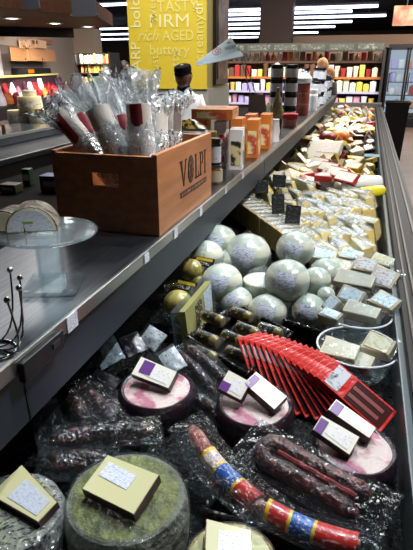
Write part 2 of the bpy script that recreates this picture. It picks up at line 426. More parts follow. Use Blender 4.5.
# ================================================================ STEEL PREP COUNTER left of the shelf
t = thing('prep_counter', 'stainless prep counter with a dark glass top behind the display shelf', 'counter', T(-2.75, 3.4, 0))
b = B(); box(b, (0, 0, 1.03), (1.1, 1.9, .04), bev=.006); obj('counter_top', b, M_steel, t)
b = B(); box(b, (0, 0, .5), (1.0, 1.8, 1.01)); obj('counter_body', b, M_black, t)
b = B(); box(b, (-.12, .1, 1.08), (.6, 1.4, .06), bev=.01); o = obj('glass_top', b, mat('dark_glass', (46, 58, 70), .12), t)
b = B(); box(b, (.19, .1, 1.12), (.03, 1.42, .02)); obj('edge_strip', b, M_lip, o)
q = P(4, 132, 1.1105); q.x = min(q.x, -2.65)
o = obj('price_card', box(B(), (0, 0, .03), (.06, .008, .06)), mat('orange_card', (244, 130, 36), .5)); o.matrix_world = T(q.x, q.y, 1.1105) @ RZ(-.5); tag(o, 'small orange price card standing on the dark glass of the prep counter', 'price card')
# low black equipment rack right behind the shelf with a few items
t = thing('equipment_rack', 'low black open rack in the dark behind the steel shelf', 'rack', T(-1.6, 2.2, 0))
b = B(); box(b, (0, 0, .62), (1.1, 2.8, .03)); box(b, (0, 0, .93), (1.1, 2.8, .025)) ; obj('rack_shelf', b, M_blackm, t)
for sx in (-.53, .53):
    for sy in (-1.35, 1.35): b = B(); box(b, (sx, sy, .6), (.04, .04, 1.2)); obj('post', b, M_black, t)
def rackitem(px, py, z, w, d, h, m, label, name='carton'):
    p = P(px, py, z); t = thing(name, label, 'carton', T(p.x, p.y, z) @ RZ(random.uniform(-.3, .3)))
    b = B(); box(b, (0, 0, h/2), (w, d, h), bev=.006); obj('body', b, m, t)
    b = B(); box(b, (0, -d/2-.001, h*.5), (w*.7, .002, h*.35)); obj('label', b, M_white, t)
rackitem(56, 190, .945, .14, .1, .09, mat('blue_carton', (50, 92, 140), .4), 'blue carton with a pale label in the dark rack behind the shelf')
rackitem(29, 185, .945, .05, .05, .10, mat('green_carton', (46, 84, 50), .4), 'slim green carton in the dark rack behind the shelf')
rackitem(12, 192, .945, .1, .08, .05, mat('olive_carton', (84, 80, 50), .5), 'low olive carton at the picture edge in the dark rack')

# ================================================================ FAR SHELVES
def mk(bm, name, m): return (name, bm, m)
KINDS = {}
def kind_pouch(m, w=.2, h=.28, d=.12): return lambda: [('pouch', pouch_bm(w, h, d), m)]
def bottle_bm(r, h): return lathe(B(), [(0, 0), (r, 0), (r, h*.6), (r*.4, h*.8), (r*.4, h*.98), (0, h)], 10)
def packs(label_fmt, group, P0, P1, n, mats, kinds, hs, cat='packet', w=None, jit=.02, face=0):
    """a row of n single packs between two points"""
    L = (P1-P0).length; w = w or L/n*.86
    for i in range(n):
        p = P0.lerp(P1, (i+.5)/n); cn, m = random.choice(mats); kd = random.choice(kinds); h = random.uniform(*hs)
        if kd == 'pouch': b = pouch_bm(w, h, w*.5)
        elif kd == 'bottle': b = bottle_bm(w*.42, h)
        elif kd == 'tub': b = lathe(B(), [(0, 0), (w*.36, 0), (w*.46, h*.8), (w*.5, h*.8), (w*.5, h), (0, h)], 12)
        else:
            b = B(); box(b, (0, 0, h/2), (w, w*.6, h), bev=w*.06)
            prism(b, [(-w*.3, 0), (w*.3, 0), (w*.2, h*.08), (-w*.2, h*.08)], w*.1, T(0, w*.05, h-.001) @ RX(PI/2))
        nm = {'pouch': 'food_pouch', 'bottle': 'bottle', 'tub': 'food_tub', 'box': 'food_carton'}[kd]
        o = obj(nm, b, m, smooth=(kd != 'box')); o.matrix_world = T(p.x, p.y+random.uniform(-jit, jit), p.z) @ RZ(face+random.uniform(-.12, .12))
        tag(o, label_fmt.format(c=cn, k={'pouch': 'food pouch', 'bottle': 'bottle', 'tub': 'food tub', 'box': 'food carton'}[kd], n=ORD[i]), cat, group)
c_cream = ('cream', mat('f_cream', (232, 222, 196), .4)); c_white = ('white', mat('f_white', (236, 236, 240), .4)); c_orange = ('orange', mat('f_orange', (214, 130, 60), .4))
c_red = ('red', mat('f_red', (176, 50, 44), .4)); c_brown = ('brown', mat('f_brown', (110, 74, 48), .5)); c_yel = ('yellow', mat('f_yellow', (222, 196, 90), .4))
c_pink = ('pink', mat('f_pink', (216, 150, 180), .4)); c_green = ('green', mat('f_green', (110, 130, 70), .5)); c_lil = ('lilac', mat('f_lilac', (180, 170, 220), .4)); c_dark = ('dark', mat('f_dark', (50, 40, 40), .5))
# far wall cooler
XA, XB = PY(196, 60, 14).x, PY(384, 60, 14).x
t = thing('wall_cooler', 'long open cooler along the far aisle with a dark lettered header band', 'cooler', T((XA+XB)/2, 14.4, 0))
W = XB-XA
b = B(); box(b, (0, .42, 1.07), (W, .06, 2.14)); obj('back_panel', b, mat('cooler_back', (110, 84, 70), .6), t)
b = B(); box(b, (0, -.3, 2.06), (W, .3, .2)); o = obj('header_band', b, mat('header_green', (62, 64, 56), .6), t)
for i in range(7):
    text('lettering', ['CHEESE', 'OLIVES', 'DELI', 'FRESH', 'DAIRY', 'BREAD', 'SALADS'][i] if False else 'CHEESE', .13, mat('header_ink', (140, 140, 124), .6), t, T(-W/2+W*(i+.5)/7, -.46, 2.06) @ RX(PI/2)) if False else None
    b = B(); box(b, (-W/2+W*(i+.5)/7, -.453, 2.06), (W/7*.86, .01, .13)); obj('header_plate', b, printed('header_marks', (84, 86, 76), (150, 150, 134), 9, 9, 12, thr=.52), o)
for zz, dp, nm in ((1.74, .55, 'shelf'), (1.36, .75, 'shelf'), (1.02, .85, 'shelf'), (.72, .95, 'shelf')):
    b = B(); box(b, (0, .4-dp/2, zz-.02), (W, dp, .04)); o = obj('shelf', b, mat('cooler_shelf', (120, 116, 112), .5), t)
    b = B(); box(b, (0, .4-dp-.01, zz-.02), (W, .02, .055)); obj('price_rail', b, mat('orange_ledge', (186, 112, 50), .5) if zz == 1.36 else mat('brown_rail', (96, 66, 50), .5) if zz > 1.5 else mat('lilac_rail', (186, 182, 214), .5), o)
b = B(); box(b, (0, -.05, .33), (W, .9, .66)); obj('base', b, mat('cooler_base', (40, 34, 34), .6), t)
for sx in (-1, 1): b = B(); box(b, (sx*W/2, -.05, 1.0), (.06, 1.0, 2.0)); obj('end_panel', b, mat('cooler_end', (36, 32, 32), .6), t)
packs('{c} {k}, {n} from the left on the far cooler top shelf', 'packs in the far wall cooler', Vector((XA+.1, 14.45, 1.74)), Vector((XB-.1, 14.45, 1.74)), 30, [c_cream, c_white, c_brown, c_red, c_cream, c_orange], ['pouch', 'box', 'bottle', 'tub'], (.17, .29), jit=.03)
packs('{c} {k}, {n} from the left on the far cooler middle shelf', 'packs in the far wall cooler', Vector((XA+.1, 14.2, 1.36)), Vector((XB-.1, 14.2, 1.36)), 30, [c_cream, c_white, c_cream, c_yel, c_brown, c_red], ['pouch', 'box', 'tub'], (.18, .33), jit=.05)
packs('{c} {k}, {n} from the left on the far cooler lower shelf', 'packs in the far wall cooler', Vector((XA+.1, 14.1, 1.02)), Vector((XB-.1, 14.1, 1.02)), 28, [c_white, c_white, c_lil, c_cream, c_white, c_yel], ['pouch', 'box', 'tub'], (.16, .31), jit=.05)
packs('{c} {k}, {n} from the left on the far cooler bottom shelf', 'packs in the far wall cooler', Vector((XA+.1, 14.05, .72)), Vector((XB-.1, 14.05, .72)), 26, [c_white, c_pink, c_lil, c_yel, c_pink], ['pouch', 'box', 'tub'], (.14, .24), jit=.05)
# freezer doors
XC, XD = PY(388, 60, 16).x, PY(470, 60, 16).x
t = thing('freezer_cabinet', 'lit upright freezer with glass doors at the far right', 'freezer', T((XC+XD)/2, 16.3, 0)); W = XD-XC
b = B(); box(b, (0, .3, 1.05), (W, .06, 2.1)); box(b, (0, -.05, 2.13), (W, .7, .1)); box(b, (0, -.05, .12), (W, .7, .24)); obj('cabinet_body', b, M_black, t)
b = B(); box(b, (0, .24, 1.2), (W-.1, .02, 1.7)); obj('light_panel', b, emis('freezer_glow', (220, 236, 255), .5), t)
for zz in (.5, .85, 1.2, 1.55): b = B(); box(b, (0, 0, zz), (W-.05, .4, .02)); obj('shelf', b, M_steel, t)
for i in range(4):
    x0 = -W/2+W*i/4
    b = B()
    for xx in (x0+.03, x0+W/4-.03): box(b, (xx, -.38, 1.18), (.05, .04, 1.8))
    for zz in (.3, 2.06): box(b, (x0+W/8, -.38, zz), (W/4-.02, .04, .05))
    o = obj('door', b, M_black, t); b = B(); box(b, (x0+W/8, -.37, 1.18), (W/4-.08, .01, 1.75)); obj('glass', b, M_acry, o)
    b = B(); box(b, (x0+.08, -.42, 1.2), (.03, .03, .5)); obj('handle', b, M_steel, o)
for zz, nm in ((.515, 'lowest'), (.865, 'second lowest'), (1.215, 'third lowest'), (1.565, 'top')):
    packs('{c} frozen {k}, {n} from the left on the '+nm+' freezer shelf', 'packs in the freezer', Vector((XC+.1, 16.25, zz)), Vector((XD-.1, 16.25, zz)), 10, [c_white, c_lil, c_red, c_white, c_orange], ['box', 'pouch'], (.18, .26))
# small packet shelving beside the column
X0, X1 = PY(78, 60, 11.2).x, PY(112, 60, 11.2).x; W = X1-X0
t = thing('packet_shelving', 'black shelving of orange and yellow packets left of the yellow column', 'shelving', T((X0+X1)/2, 11.3, 0))
b = B(); box(b, (0, .25, .95), (W, .04, 1.9)); obj('back_panel', b, M_black, t)
for sx in (-1, 1): b = B(); box(b, (sx*W/2, 0, .95), (.05, .5, 1.9)); obj('end_panel', b, M_black, t)
for i, zz in enumerate((.95, 1.23, 1.48, 1.68)):
    b = B(); box(b, (0, 0, zz-.015), (W, .5, .03)); obj('shelf', b, M_black, t)
    packs('{c} {k}, {n} from the left on the '+['lowest', 'lower', 'upper', 'top'][i]+' black shelf by the column', 'packets on the black shelving', Vector((X0+.06, 11.2, zz)), Vector((X1-.06, 11.2, zz)), 9, [c_orange, c_red, c_cream, c_yel] if i > 2 else [c_orange, c_yel, c_green, c_yel, c_brown], ['pouch', 'box'], (.14, .2))
# white stacked tubs in front of the shelving
for i in range(4):
    p = PY(100 + (i % 2)*2, 90-i*4.0, 9.0)
    t = thing('stacked_tub', f'white lidded tub, {ORD[i]} from the bottom of the stack below the packet shelving', 'tub', T(PY(101, 90, 9).x, 9.0, 1.06+i*.075), 'white tubs stacked below the shelving')
    b = B(); box(b, (0, 0, .03), (.42, .3, .055), bev=.01); obj('tub_body', b, c_lil[1] if i == 1 else c_white[1], t)
    b = B(); box(b, (0, 0, .065), (.45, .33, .018), bev=.005); obj('lid', b, c_white[1], t)
t = thing('stock_table', 'low dark table carrying the white stacked tubs', 'table', T(PY(101, 90, 9).x, 9, 0))
b = B(); box(b, (0, 0, 1.04), (.7, .6, .04)); obj('tabletop', b, M_black, t)
for sx in (-.3, .3):
    for sy in (-.25, .25): b = B(); box(b, (sx, sy, .51), (.04, .04, 1.02)); obj('leg', b, M_black, t)
# black bin on the aisle floor
p = PY(397, 116, 9.2)
t = thing('aisle_bin', 'black open bin standing on the brown aisle floor beyond the case', 'bin', T(p.x+.02, 9.9, 0))
b = B(); lathe(b, [(0, 0), (.2, 0), (.23, .05), (.27, .98), (.29, 1.0), (.29, 1.03), (.26, 1.03), (.22, .1), (0, .08)], 4, RZ(PI/4), cap=False); obj('bin_body', b, M_black, t)
b = B(); tube(b, [(.29*math.cos(i*PI/2+PI/4), .29*math.sin(i*PI/2+PI/4), 1.03) for i in range(4)], .015, 6, True); obj('rim', b, M_black, t)

# ================================================================ PEOPLE
def skin_mesh(name, verts, edges, m, parent=None, sub=2, root=0):
    me = bpy.data.meshes.new(name); me.from_pydata([v[0] for v in verts], edges, [])
    me.materials.append(m)
    o = bpy.data.objects.new(name, me); COL.objects.link(o)
    if parent: o.parent = parent
    md = o.modifiers.new('Skin', 'SKIN'); md.use_smooth_shade = True
    sk = me.skin_vertices[0].data if me.skin_vertices else None
    if sk is None:
        o.data.attributes
    for i, v in enumerate(verts):
        r = v[1]; sk[i].radius = r if isinstance(r, tuple) else (r, r); sk[i].use_root = (i == root)
    s = o.modifiers.new('Sub', 'SUBSURF'); s.levels = sub; s.render_levels = sub
    return o
def head_bm(r=.1, nose=True):
    b = B()
    t = bmesh.new(); bmesh.ops.create_uvsphere(t, u_segments=24, v_segments=18, radius=1)
    for v in t.verts:
        x, y, z = v.co
        w = 1 - .22*max(0, -z)            # narrower jaw
        yy = y*1.12
        if y < 0:                          # face side is -y
            yy = y*1.02
            if nose: yy -= .22*math.exp(-((x/.16)**2+((z+.1)/.2)**2))   # nose
            yy -= .10*math.exp(-((x/.25)**2+((z+.85)/.25)**2))          # chin
            yy += .07*math.exp(-(((abs(x)-.36)/.16)**2+((z-.12)/.13)**2))  # eye sockets
            yy -= .05*math.exp(-((x/.25)**2+((z+.48)/.09)**2))          # lips
        v.co = Vector((x*.80*w, yy, z*1.22))*r
    merge(b, t); 
    for s in (-1, 1): ball(b, r*.22, T(s*r*.8, r*.1, -r*.05), (.35, .7, 1.1), 10)
    return b
def person(label, M, h, skin, coat, hair, face_rot, cap=None, collar=None, pants=None, arm='down', longhair=False):
    t = thing('person', label, 'person', M)
    k = h/1.72
    hd = Vector((0, -.03, 1.60))*k
    vs = [((0, 0, .95*k), (.15*k, .11*k)), ((0, 0, 1.15*k), (.145*k, .10*k)), ((0, .01, 1.36*k), (.125*k, .095*k)), ((0, 0, 1.47*k), (.055*k, .055*k)), ((0, -.02, 1.56*k), (.052*k, .055*k)),
          ((.165*k, .01, 1.375*k), .055*k), ((-.165*k, .01, 1.375*k), .055*k)]
    ed = [(0, 1), (1, 2), (2, 3), (3, 4), (2, 5), (2, 6)]
    for s, bb in ((1, 5), (-1, 6)):
        i = len(vs)
        if arm == 'down': pts = [((.225*s*k, .0, 1.12*k), .045*k), ((.25*s*k, -.08, .88*k), .033*k), ((.25*s*k, -.1, .80*k), .03*k)]
        else: pts = [((.225*s*k, -.02, 1.12*k), .045*k), ((.17*s*k, -.26, 1.06*k), .034*k), ((.15*s*k, -.34, 1.06*k), .03*k)]
        vs += pts; ed += [(bb, i), (i, i+1), (i+1, i+2)]
        hnd = Vector(pts[2][0])
        dr = Vector((0, -.35, -1)).normalized() if arm == 'down' else Vector((-.1*s, -1, -.15)).normalized()
        for f in range(4):
            j = len(vs); o = Vector(((f-1.5)*.02*k, 0, 0)); L = (.075, .085, .08, .065)[f]*k
            vs += [(tuple(hnd+o+dr*.05*k), .009*k), (tuple(hnd+o+dr*(.05*k+L*.55)), .0085*k), (tuple(hnd+o+dr*(.05*k+L*.9)+Vector((0, .01, -.02))*k), .007*k)]
            ed += [(i+2, j), (j, j+1), (j+1, j+2)]
        j = len(vs); vs += [(tuple(hnd+Vector((-.035*s*k, 0, 0))+dr*.03*k), .01*k), (tuple(hnd+Vector((-.05*s*k, -.01, 0))+dr*.07*k), .008*k)]; ed += [(i+2, j), (j, j+1)]
    for s in (1, -1):
        i = len(vs); vs += [((.1*s*k, 0, .88*k), .085*k), ((.11*s*k, -.01, .48*k), .058*k), ((.11*s*k, .01, .09*k), .04*k), ((.115*s*k, -.14, .04*k), .03*k)]
        ed += [(0, i), (i, i+1), (i+1, i+2), (i+2, i+3)]
    body = skin_mesh('body', vs, ed, skin, t)
    hb = head_bm(.106*k); Hm = T(*hd) @ RZ(face_rot[0]) @ RX(face_rot[1])
    h_ = obj('head', hb, skin, t, True); h_.matrix_local = Hm
    for s in (-1, 1):
        b = B(); ball(b, .014*k, T(s*.034*k, -.083*k, .014*k), (1, .5, .7), 10); e = obj('eye', b, mat('eye_dark', (30, 24, 22), .2), h_, True)
    b = B(); box(b, (0, -.101*k, -.047*k), (.042*k, .008*k, .009*k), bev=.003*k); obj('mouth', b, mat('lips', (96, 50, 44), .5), h_, True)
    b = B(); z0 = -.09 if longhair else -.02
    def hf(u, v):
        a = PI*(.02+.96*u)   # around the back from ear to ear
        ph = v*PI*.5
        zz = math.sin(ph)*1.27+ (1-v)*(z0*10)
        rr = math.cos(ph)*1.06
        return Vector((math.cos(a)*.86*rr, math.sin(a)*1.18*rr-.10*(v), zz))*.098*k
    grid(b, lambda u, v: Vector((math.cos(2*PI*u)*.86*math.cos(v*PI/2)*1.04, math.sin(2*PI*u)*1.16*math.cos(v*PI/2)*1.02+.05, .35*(1 if math.sin(2*PI*u) < .0 else (1-2.2*math.sin(2*PI*u)*(1-v)))*(1-v)+1.28*math.sin(v*PI/2)*(1 if v > 0 else 1)*.98))*.098*k, 28, 8, True)
    obj('hair', b, hair, h_, True)
    if longhair:
        b = B(); ball(b, .112*k, T(0, .042*k, -.03*k), (.95, .85, 1.45), 14); obj('hair_length', b, hair, h_, True)
    if cap:
        b = B(); lathe(b, [(.086*k, .052*k), (.096*k, .055*k), (.097*k, .085*k), (.090*k, .112*k), (.06*k, .124*k), (0, .127*k)], 24, T(0, .006, 0) @ Matrix.Diagonal((.93, 1.12, 1, 1)), cap=False); c_ = obj('cap', b, cap, h_, True)
    # coat: a slightly larger skin over trunk and arms
    cv = [(v[0], (v[1][0]+.022*k, v[1][1]+.022*k) if isinstance(v[1], tuple) else v[1]+.018*k) for v in vs[:3]]
    cv += [((0, 0, 1.43*k), (.085*k, .085*k))]
    n5 = len(cv); cv += [(vs[5][0], .070*k), (vs[6][0], .070*k)]
    ce = [(0, 1), (1, 2), (2, 3), (2, n5), (2, n5+1)]
    for s, bb, src in ((1, n5, 7), (-1, n5+1, 7+2+12+2+1)):
        pass
    for s, bb in ((1, n5), (-1, n5+1)):
        i = len(cv)
        if arm == 'down': pts = [((.225*s*k, .0, 1.12*k), .068*k), ((.25*s*k, -.075, .90*k), .055*k)]
        else: pts = [((.225*s*k, -.02, 1.12*k), .068*k), ((.18*s*k, -.235, 1.067*k), .055*k)]
        cv += pts; ce += [(bb, i), (i, i+1)]
    i = len(cv); cv += [((0, 0, .78*k), (.19*k, .14*k))]; ce += [(0, i)]
    skin_mesh('coat', cv, ce, coat, t)
    if collar:
        b = B(); lathe(b, [(.066*k, 1.455*k), (.075*k, 1.47*k), (.07*k, 1.515*k), (.062*k, 1.515*k)], 18, T(0, -.005, 0), cap=False); obj('collar', b, collar, t, True)
    if pants:
        pv = [((0, 0, .92*k), (.16*k, .12*k))]; pe = []
        for s in (1, -1):
            i = len(pv); pv += [((.1*s*k, 0, .86*k), .1*k), ((.11*s*k, -.01, .48*k), .075*k), ((.11*s*k, .01, .1*k), .06*k)]; pe += [(0, i), (i, i+1), (i+1, i+2)]
        skin_mesh('trousers', pv, pe, pants, t)
    return t, k
M_skin = mat('skin_dark', (98, 64, 50), .5); M_skinl = mat('skin_light', (206, 156, 132), .5)
hp = PY(183.5, 78, 5.2)
cl_, k = person('clerk in black cap and white coat looking down behind the wooden crate', T(hp.x, 5.2, 0) @ RZ(.35), 1.62, M_skin, mat('white_coat', (226, 230, 236), .6), M_blackm, (-.55, .25), cap=mat('cap_cloth', (16, 16, 18), .95, spec=.05), collar=M_black, pants=M_black, arm='fwd')
b = B(); box(b, (.075, -.118, 1.27), (.07, .004, .010)); obj('coat_badge', b, M_black, cl_)
hp = PY(123, 61, 12)
person('person in dark jacket with dark hair seen beside the yellow column', T(hp.x, 12, 0) @ RZ(2.6), 1.74, M_skinl, M_black, mat('hair_dark', (34, 26, 24), .5), (0, 0), pants=M_black, longhair=True)
hp = PY(323.5, 58, 11)
person('blond person in black top standing before the far wall cooler', T(hp.x, 11, 0) @ RZ(-.5), 1.76, M_skinl, M_black, mat('hair_blond', (198, 150, 90), .5), (0, .2), pants=M_black, longhair=True)
hp = PY(331, 66, 11.4)
person('shorter fair-haired person beside the blond person in black', T(hp.x, 11.4, 0) @ RZ(-.9), 1.60, M_skinl, mat('olive_top', (70, 64, 54), .7), mat('hair_fair', (170, 130, 86), .5), (0, .2), pants=M_black, longhair=True)

# ================================================================ DISPLAY CASE
XS = -.455           # front face of the upper shelf
YE = 8.15
case = thing('display_case', 'long open refrigerated cheese case with stainless upper shelf and dark bumper rail', 'display case', T(0, 0, 0))
M_deck = mat('pebbled_mat', (8, 9, 10), .5, var=(100, .52, .7), col2=(46, 53, 50), bump=(120, .6), spec=.15)
b = B(); box(b, (-.36, 4.4, .84), (1.0, 9.2, .08)); obj('deck', b, M_deck, case)
b = B(); box(b, (.11, 4.4, .4), (.36, 9.4, .8)); box(b, (-.45, 4.4, .38), (.9, 9.4, .76)); obj('base', b, M_black, case)
M_guard = mat('grey_guard', (92, 102, 106), .3, .3)
b = B(); box(b, (.146, 4.4, .92), (.016, 9.2, .12), bev=.003); obj('inner_guard', b, M_guard, case)
M_rail = mat('rail_black', (13, 13, 14), .5, spec=.3); M_raill = mat('rail_edge', (92, 88, 82), .4, .6)
b = B(); box(b, (.21, 4.4, .955), (.115, 9.4, .09), bev=.012); rl = obj('bumper_rail', b, M_rail, case)
for i, (xx, zz) in enumerate(((.172, 1.001), (.192, 1.003), (.236, 1.002), (.258, .995))):
    b = B(); box(b, (xx, 4.4, zz), (.006 if i != 2 else .009, 9.4, .006)); obj('rail_trim', b, M_raill, rl)
b = B(); box(b, (.262, 4.4, .93), (.02, 9.4, .05), bev=.008); obj('rail_bumper', b, mat('bumper_grey', (44, 42, 42), .5), rl)
b = B(); box(b, (-.3, 9.06, .93), (1.1, .06, .26), bev=.01); obj('end_panel', b, mat('end_grey', (150, 150, 146), .4, .4), case)
b = B(); box(b, (-.86, 4.4, .98), (.03, 9.2, .36)); obj('back_panel', b, M_blackm, case)
# upper shelf
sh = case
b = B(); box(b, (-.625, YE/2+.15, 1.19), (.336, YE, .02)); obj('steel_top', b, M_steel, sh)
b = B(); box(b, (XS-.002, YE/2+.15, 1.1875), (.008, YE, .027), bev=.002); obj('front_lip', b, M_lip, sh)
b = B(); box(b, (XS-.012, YE/2+.15, 1.119), (.012, YE, .088)); fa = obj('fascia', b, M_dark, sh)
for yy in (.545, 2.55, 4.6, 6.6): b = B(); box(b, (XS-.0055, yy, 1.119), (.002, .004, .088)); obj('fascia_joint', b, M_black, fa)
b = B(); box(b, (-.625, YE/2+.15, 1.17), (.33, YE, .022)); obj('shelf_frame', b, M_black, sh)
b = B(); box(b, (-.80, YE/2+.15, 1.0), (.02, YE, .36)); obj('rear_panel', b, M_blackm, sh)
for yy in (1.75, 3.8, 5.8, 7.8): b = B(); box(b, (-.74, yy, 1.02), (.03, .04, .30)); obj('support', b, M_black, sh)
# price tags on the lip
n = 0
for px, py, hh in ((73, 325, .03), (147, 258, .022), (176, 233, .026), (201, 210, .026), (226, 188, .024), (243, 172, .022), (262, 156, .022), (284, 138, .02)):
    p = PX(px, py, XS+.004)
    o = obj('price_tag', box(B(), (0, 0, 0), (.0015, .034 if n == 0 else .026, hh)), printed('tag_print', (226, 228, 238), (90, 90, 130), 60, 160, 200)); o.matrix_world = T(XS+.0035, p.y, 1.1865)
    lb = ['white price tag on the steel lip below the clear stand', 'white price tag on the steel lip before the near end of the wooden crate', 'white price tag below the near corner of the wooden crate',
          'white price tag below the lettering of the wooden crate', 'white price tag on the lip just past the far end of the crate', 'white price tag on the lip below the white and black carton',
          'white price tag on the lip below the orange cartons', 'white price tag on the lip below the dark jars'][n]
    tag(o, lb, 'price tag', 'price tags on the shelf lip'); n += 1
p0, p1 = PX(21, 366, XS+.01), PX(62, 332, XS+.01)
t = thing('ticket_holder', 'black ticket holder clipped on the shelf lip by the picture edge', 'ticket holder', T(XS+.006, (p0.y+p1.y)/2, 1.178))
b = B(); box(b, (.002, 0, 0), (.012, p1.y-p0.y, .035), bev=.003); obj('holder_body', b, M_black, t)
b = B(); box(b, (.009, .03, .004), (.002, .02, .01)); obj('clip', b, M_steel, t)

# ================================================================ WOODEN CRATE with lettering
M_wood = mat('crate_wood', (168, 106, 58), .45, var=(5, .3, .7), col2=(140, 82, 42), stretch=(6, 1, 10), coat=.2)
BX0, BX1, BY0, BY1, BZ, BH = -.757, -.466, 1.13, 1.60, 1.2, .205
cr = thing('wooden_crate', 'brown wooden crate with black printed letters holding wrapped salamis', 'crate', T(0, 0, 0))
cr.location = ((BX0+BX1)/2, (BY0+BY1)/2, BZ); cx, cy = cr.location.x, cr.location.y
hw, hl, tk = (BX1-BX0)/2, (BY1-BY0)/2, .014
b = B(); box(b, (hw-tk/2, 0, BH/2), (tk, hl*2, BH), bev=.001); obj('front_panel', b, M_wood, cr)
b = B(); box(b, (-hw+tk/2, 0, BH/2), (tk, hl*2, BH), bev=.001); obj('rear_panel', b, M_wood, cr)
for s in (-1, 1):
    b = B(); eh = BH-.006
    y = s*(hl-tk/2-.0005); iw = hw-tk
    # end board with a hand slot
    box(b, (0, y, .0595), (iw*2, tk, .119)); box(b, (0, y, (eh+.154)/2), (iw*2, tk, eh-.154))
    box(b, (-iw/2-.02, y, .1365), (iw-.04, tk, .035)); box(b, (iw/2+.02, y, .1365), (iw-.04, tk, .035))
    obj('end_panel', b, M_wood, cr)
b = B(); box(b, (0, 0, .008), (2*hw-2*tk, 2*hl-2*tk, .012)); obj('bottom_panel', b, M_wood, cr)
M_ink = mat('burnt_ink', (30, 20, 16), .6)
LM = T(hw+.0002, 0, 0) @ RZ(PI/2) @ RX(PI/2)         # local x along +Y, local y up
def strokes(name, polys):
    b = B()
    for pl in polys: prism(b, pl, .0012, LM)
    obj(name, b, M_ink, cr)
def rect(x0, y0, x1, y1): return [(x0, y0), (x1, y0), (x1, y1), (x0, y1)]
zb, zt = .090, .162; ya = -.05
x = -.075
strokes('letter_v', [[(x+.028, zb), (x+.034, zb), (x+.018, zt), (x+.006, zt)], [(x+.028, zb), (x+.034, zb), (x+.055, zt), (x+.049, zt)], rect(x, zt-.004, x+.024, zt), rect(x+.044, zt-.004, x+.062, zt)])
x = .028-.0
ring = []
b = B(); oc = (x-.008, (zb+zt)/2)
for i in range(28):
    pass
def ell(cx_, cz_, rx, rz, n=28): return [(cx_+rx*math.cos(2*PI*i/n), cz_+rz*math.sin(2*PI*i/n)) for i in range(n)]
strokes('letter_o', [ell(oc[0], oc[1], .026, .040)])
b = B()
pl = ell(oc[0], oc[1], .021, .034)
prism(b, pl, .0018, LM); obj('emblem_ground', b, mat('emblem_tan', (130, 86, 54), .6, var=(90, .45, .55), col2=(52, 34, 24)), cr)
b = B(); prism(b, ell(oc[0], oc[1]+.006, .009, .014, 16), .0024, LM); prism(b, [(oc[0]-.014, oc[1]-.024), (oc[0]+.014, oc[1]-.024), (oc[0]+.007, oc[1]-.006), (oc[0]-.007, oc[1]-.006)], .0024, LM); obj('emblem_figure', b, M_ink, cr)
x = .058
strokes('letter_l', [rect(x+.006, zb, x+.014, zt), rect(x, zt-.004, x+.020, zt), rect(x, zb, x+.036, zb+.005), [(x+.030, zb), (x+.036, zb), (x+.036, zb+.018)]])
x = .104
bowl = [(x+.014, zt), (x+.030, zt-.002), (x+.038, zt-.012), (x+.038, zt-.026), (x+.030, zt-.036), (x+.014, zt-.038), (x+.014, zt-.033), (x+.026, zt-.031), (x+.030, zt-.024), (x+.030, zt-.013), (x+.026, zt-.006), (x+.014, zt-.005)]
strokes('letter_p', [rect(x+.006, zb, x+.014, zt), rect(x, zb, x+.020, zb+.004), rect(x, zt-.004, x+.014, zt), bowl])
x = .150
strokes('letter_i', [rect(x+.006, zb, x+.014, zt), rect(x, zb, x+.020, zb+.004), rect(x, zt-.004, x+.020, zt)])
b = B(); prism(b, rect(-.072, .060, .172, .076), .0012, LM); st = obj('printed_strip', b, M_ink, cr)
b = B()
xx = -.066
random.seed(3)
while xx < .16:
    w_ = random.uniform(.005, .009); prism(b, rect(xx, .064, xx+w_, .072), .0006, LM, z0=.0012); xx += w_+random.choice((.003, .003, .009))
obj('strip_marks', b, M_wood, st)

# salamis in bags
M_paper = mat('salami_paper', (198, 188, 178), .6, var=(20, .4, .7), col2=(170, 158, 150))
M_redb = mat('salami_red', (122, 26, 36), .5); M_greyb = mat('salami_grey', (112, 100, 92), .5)
M_cas = mat('salami_casing', (96, 60, 56), .6, var=(40, .4, .6), col2=(170, 150, 144))
sal = [  # top px, bottom px, Y, radius, stripe
    ((60, 113), (86, 146), 1.235, .028, 'red', 'leftmost leaning salami with a red stripe in the wooden crate'),
    ((82, 116), (99, 148), 1.29, .026, 'red', 'mostly hidden dark red salami behind the widest white one in the crate'),
    ((97, 108), (115, 150), 1.205, .031, 'none', 'widest white paper salami printed with red letters in the crate'),
    ((119, 117), (133, 152), 1.24, .026, 'red', 'short salami with red stripe right of the widest white one'),
    ((138, 103), (152, 152), 1.20, .031, 'red', 'tall salami with a broad red stripe near the crate corner'),
    ((157, 106), (177, 150), 1.32, .029, 'none', 'white paper salami right behind the tall red-striped one'),
    ((171, 100), (194, 142), 1.42, .031, 'grey', 'rightmost salami with a grey brown stripe in the crate'),
    ((146, 110), (160, 150), 1.45, .028, 'none', 'white salami at the rear rim of the crate behind the tall one')]
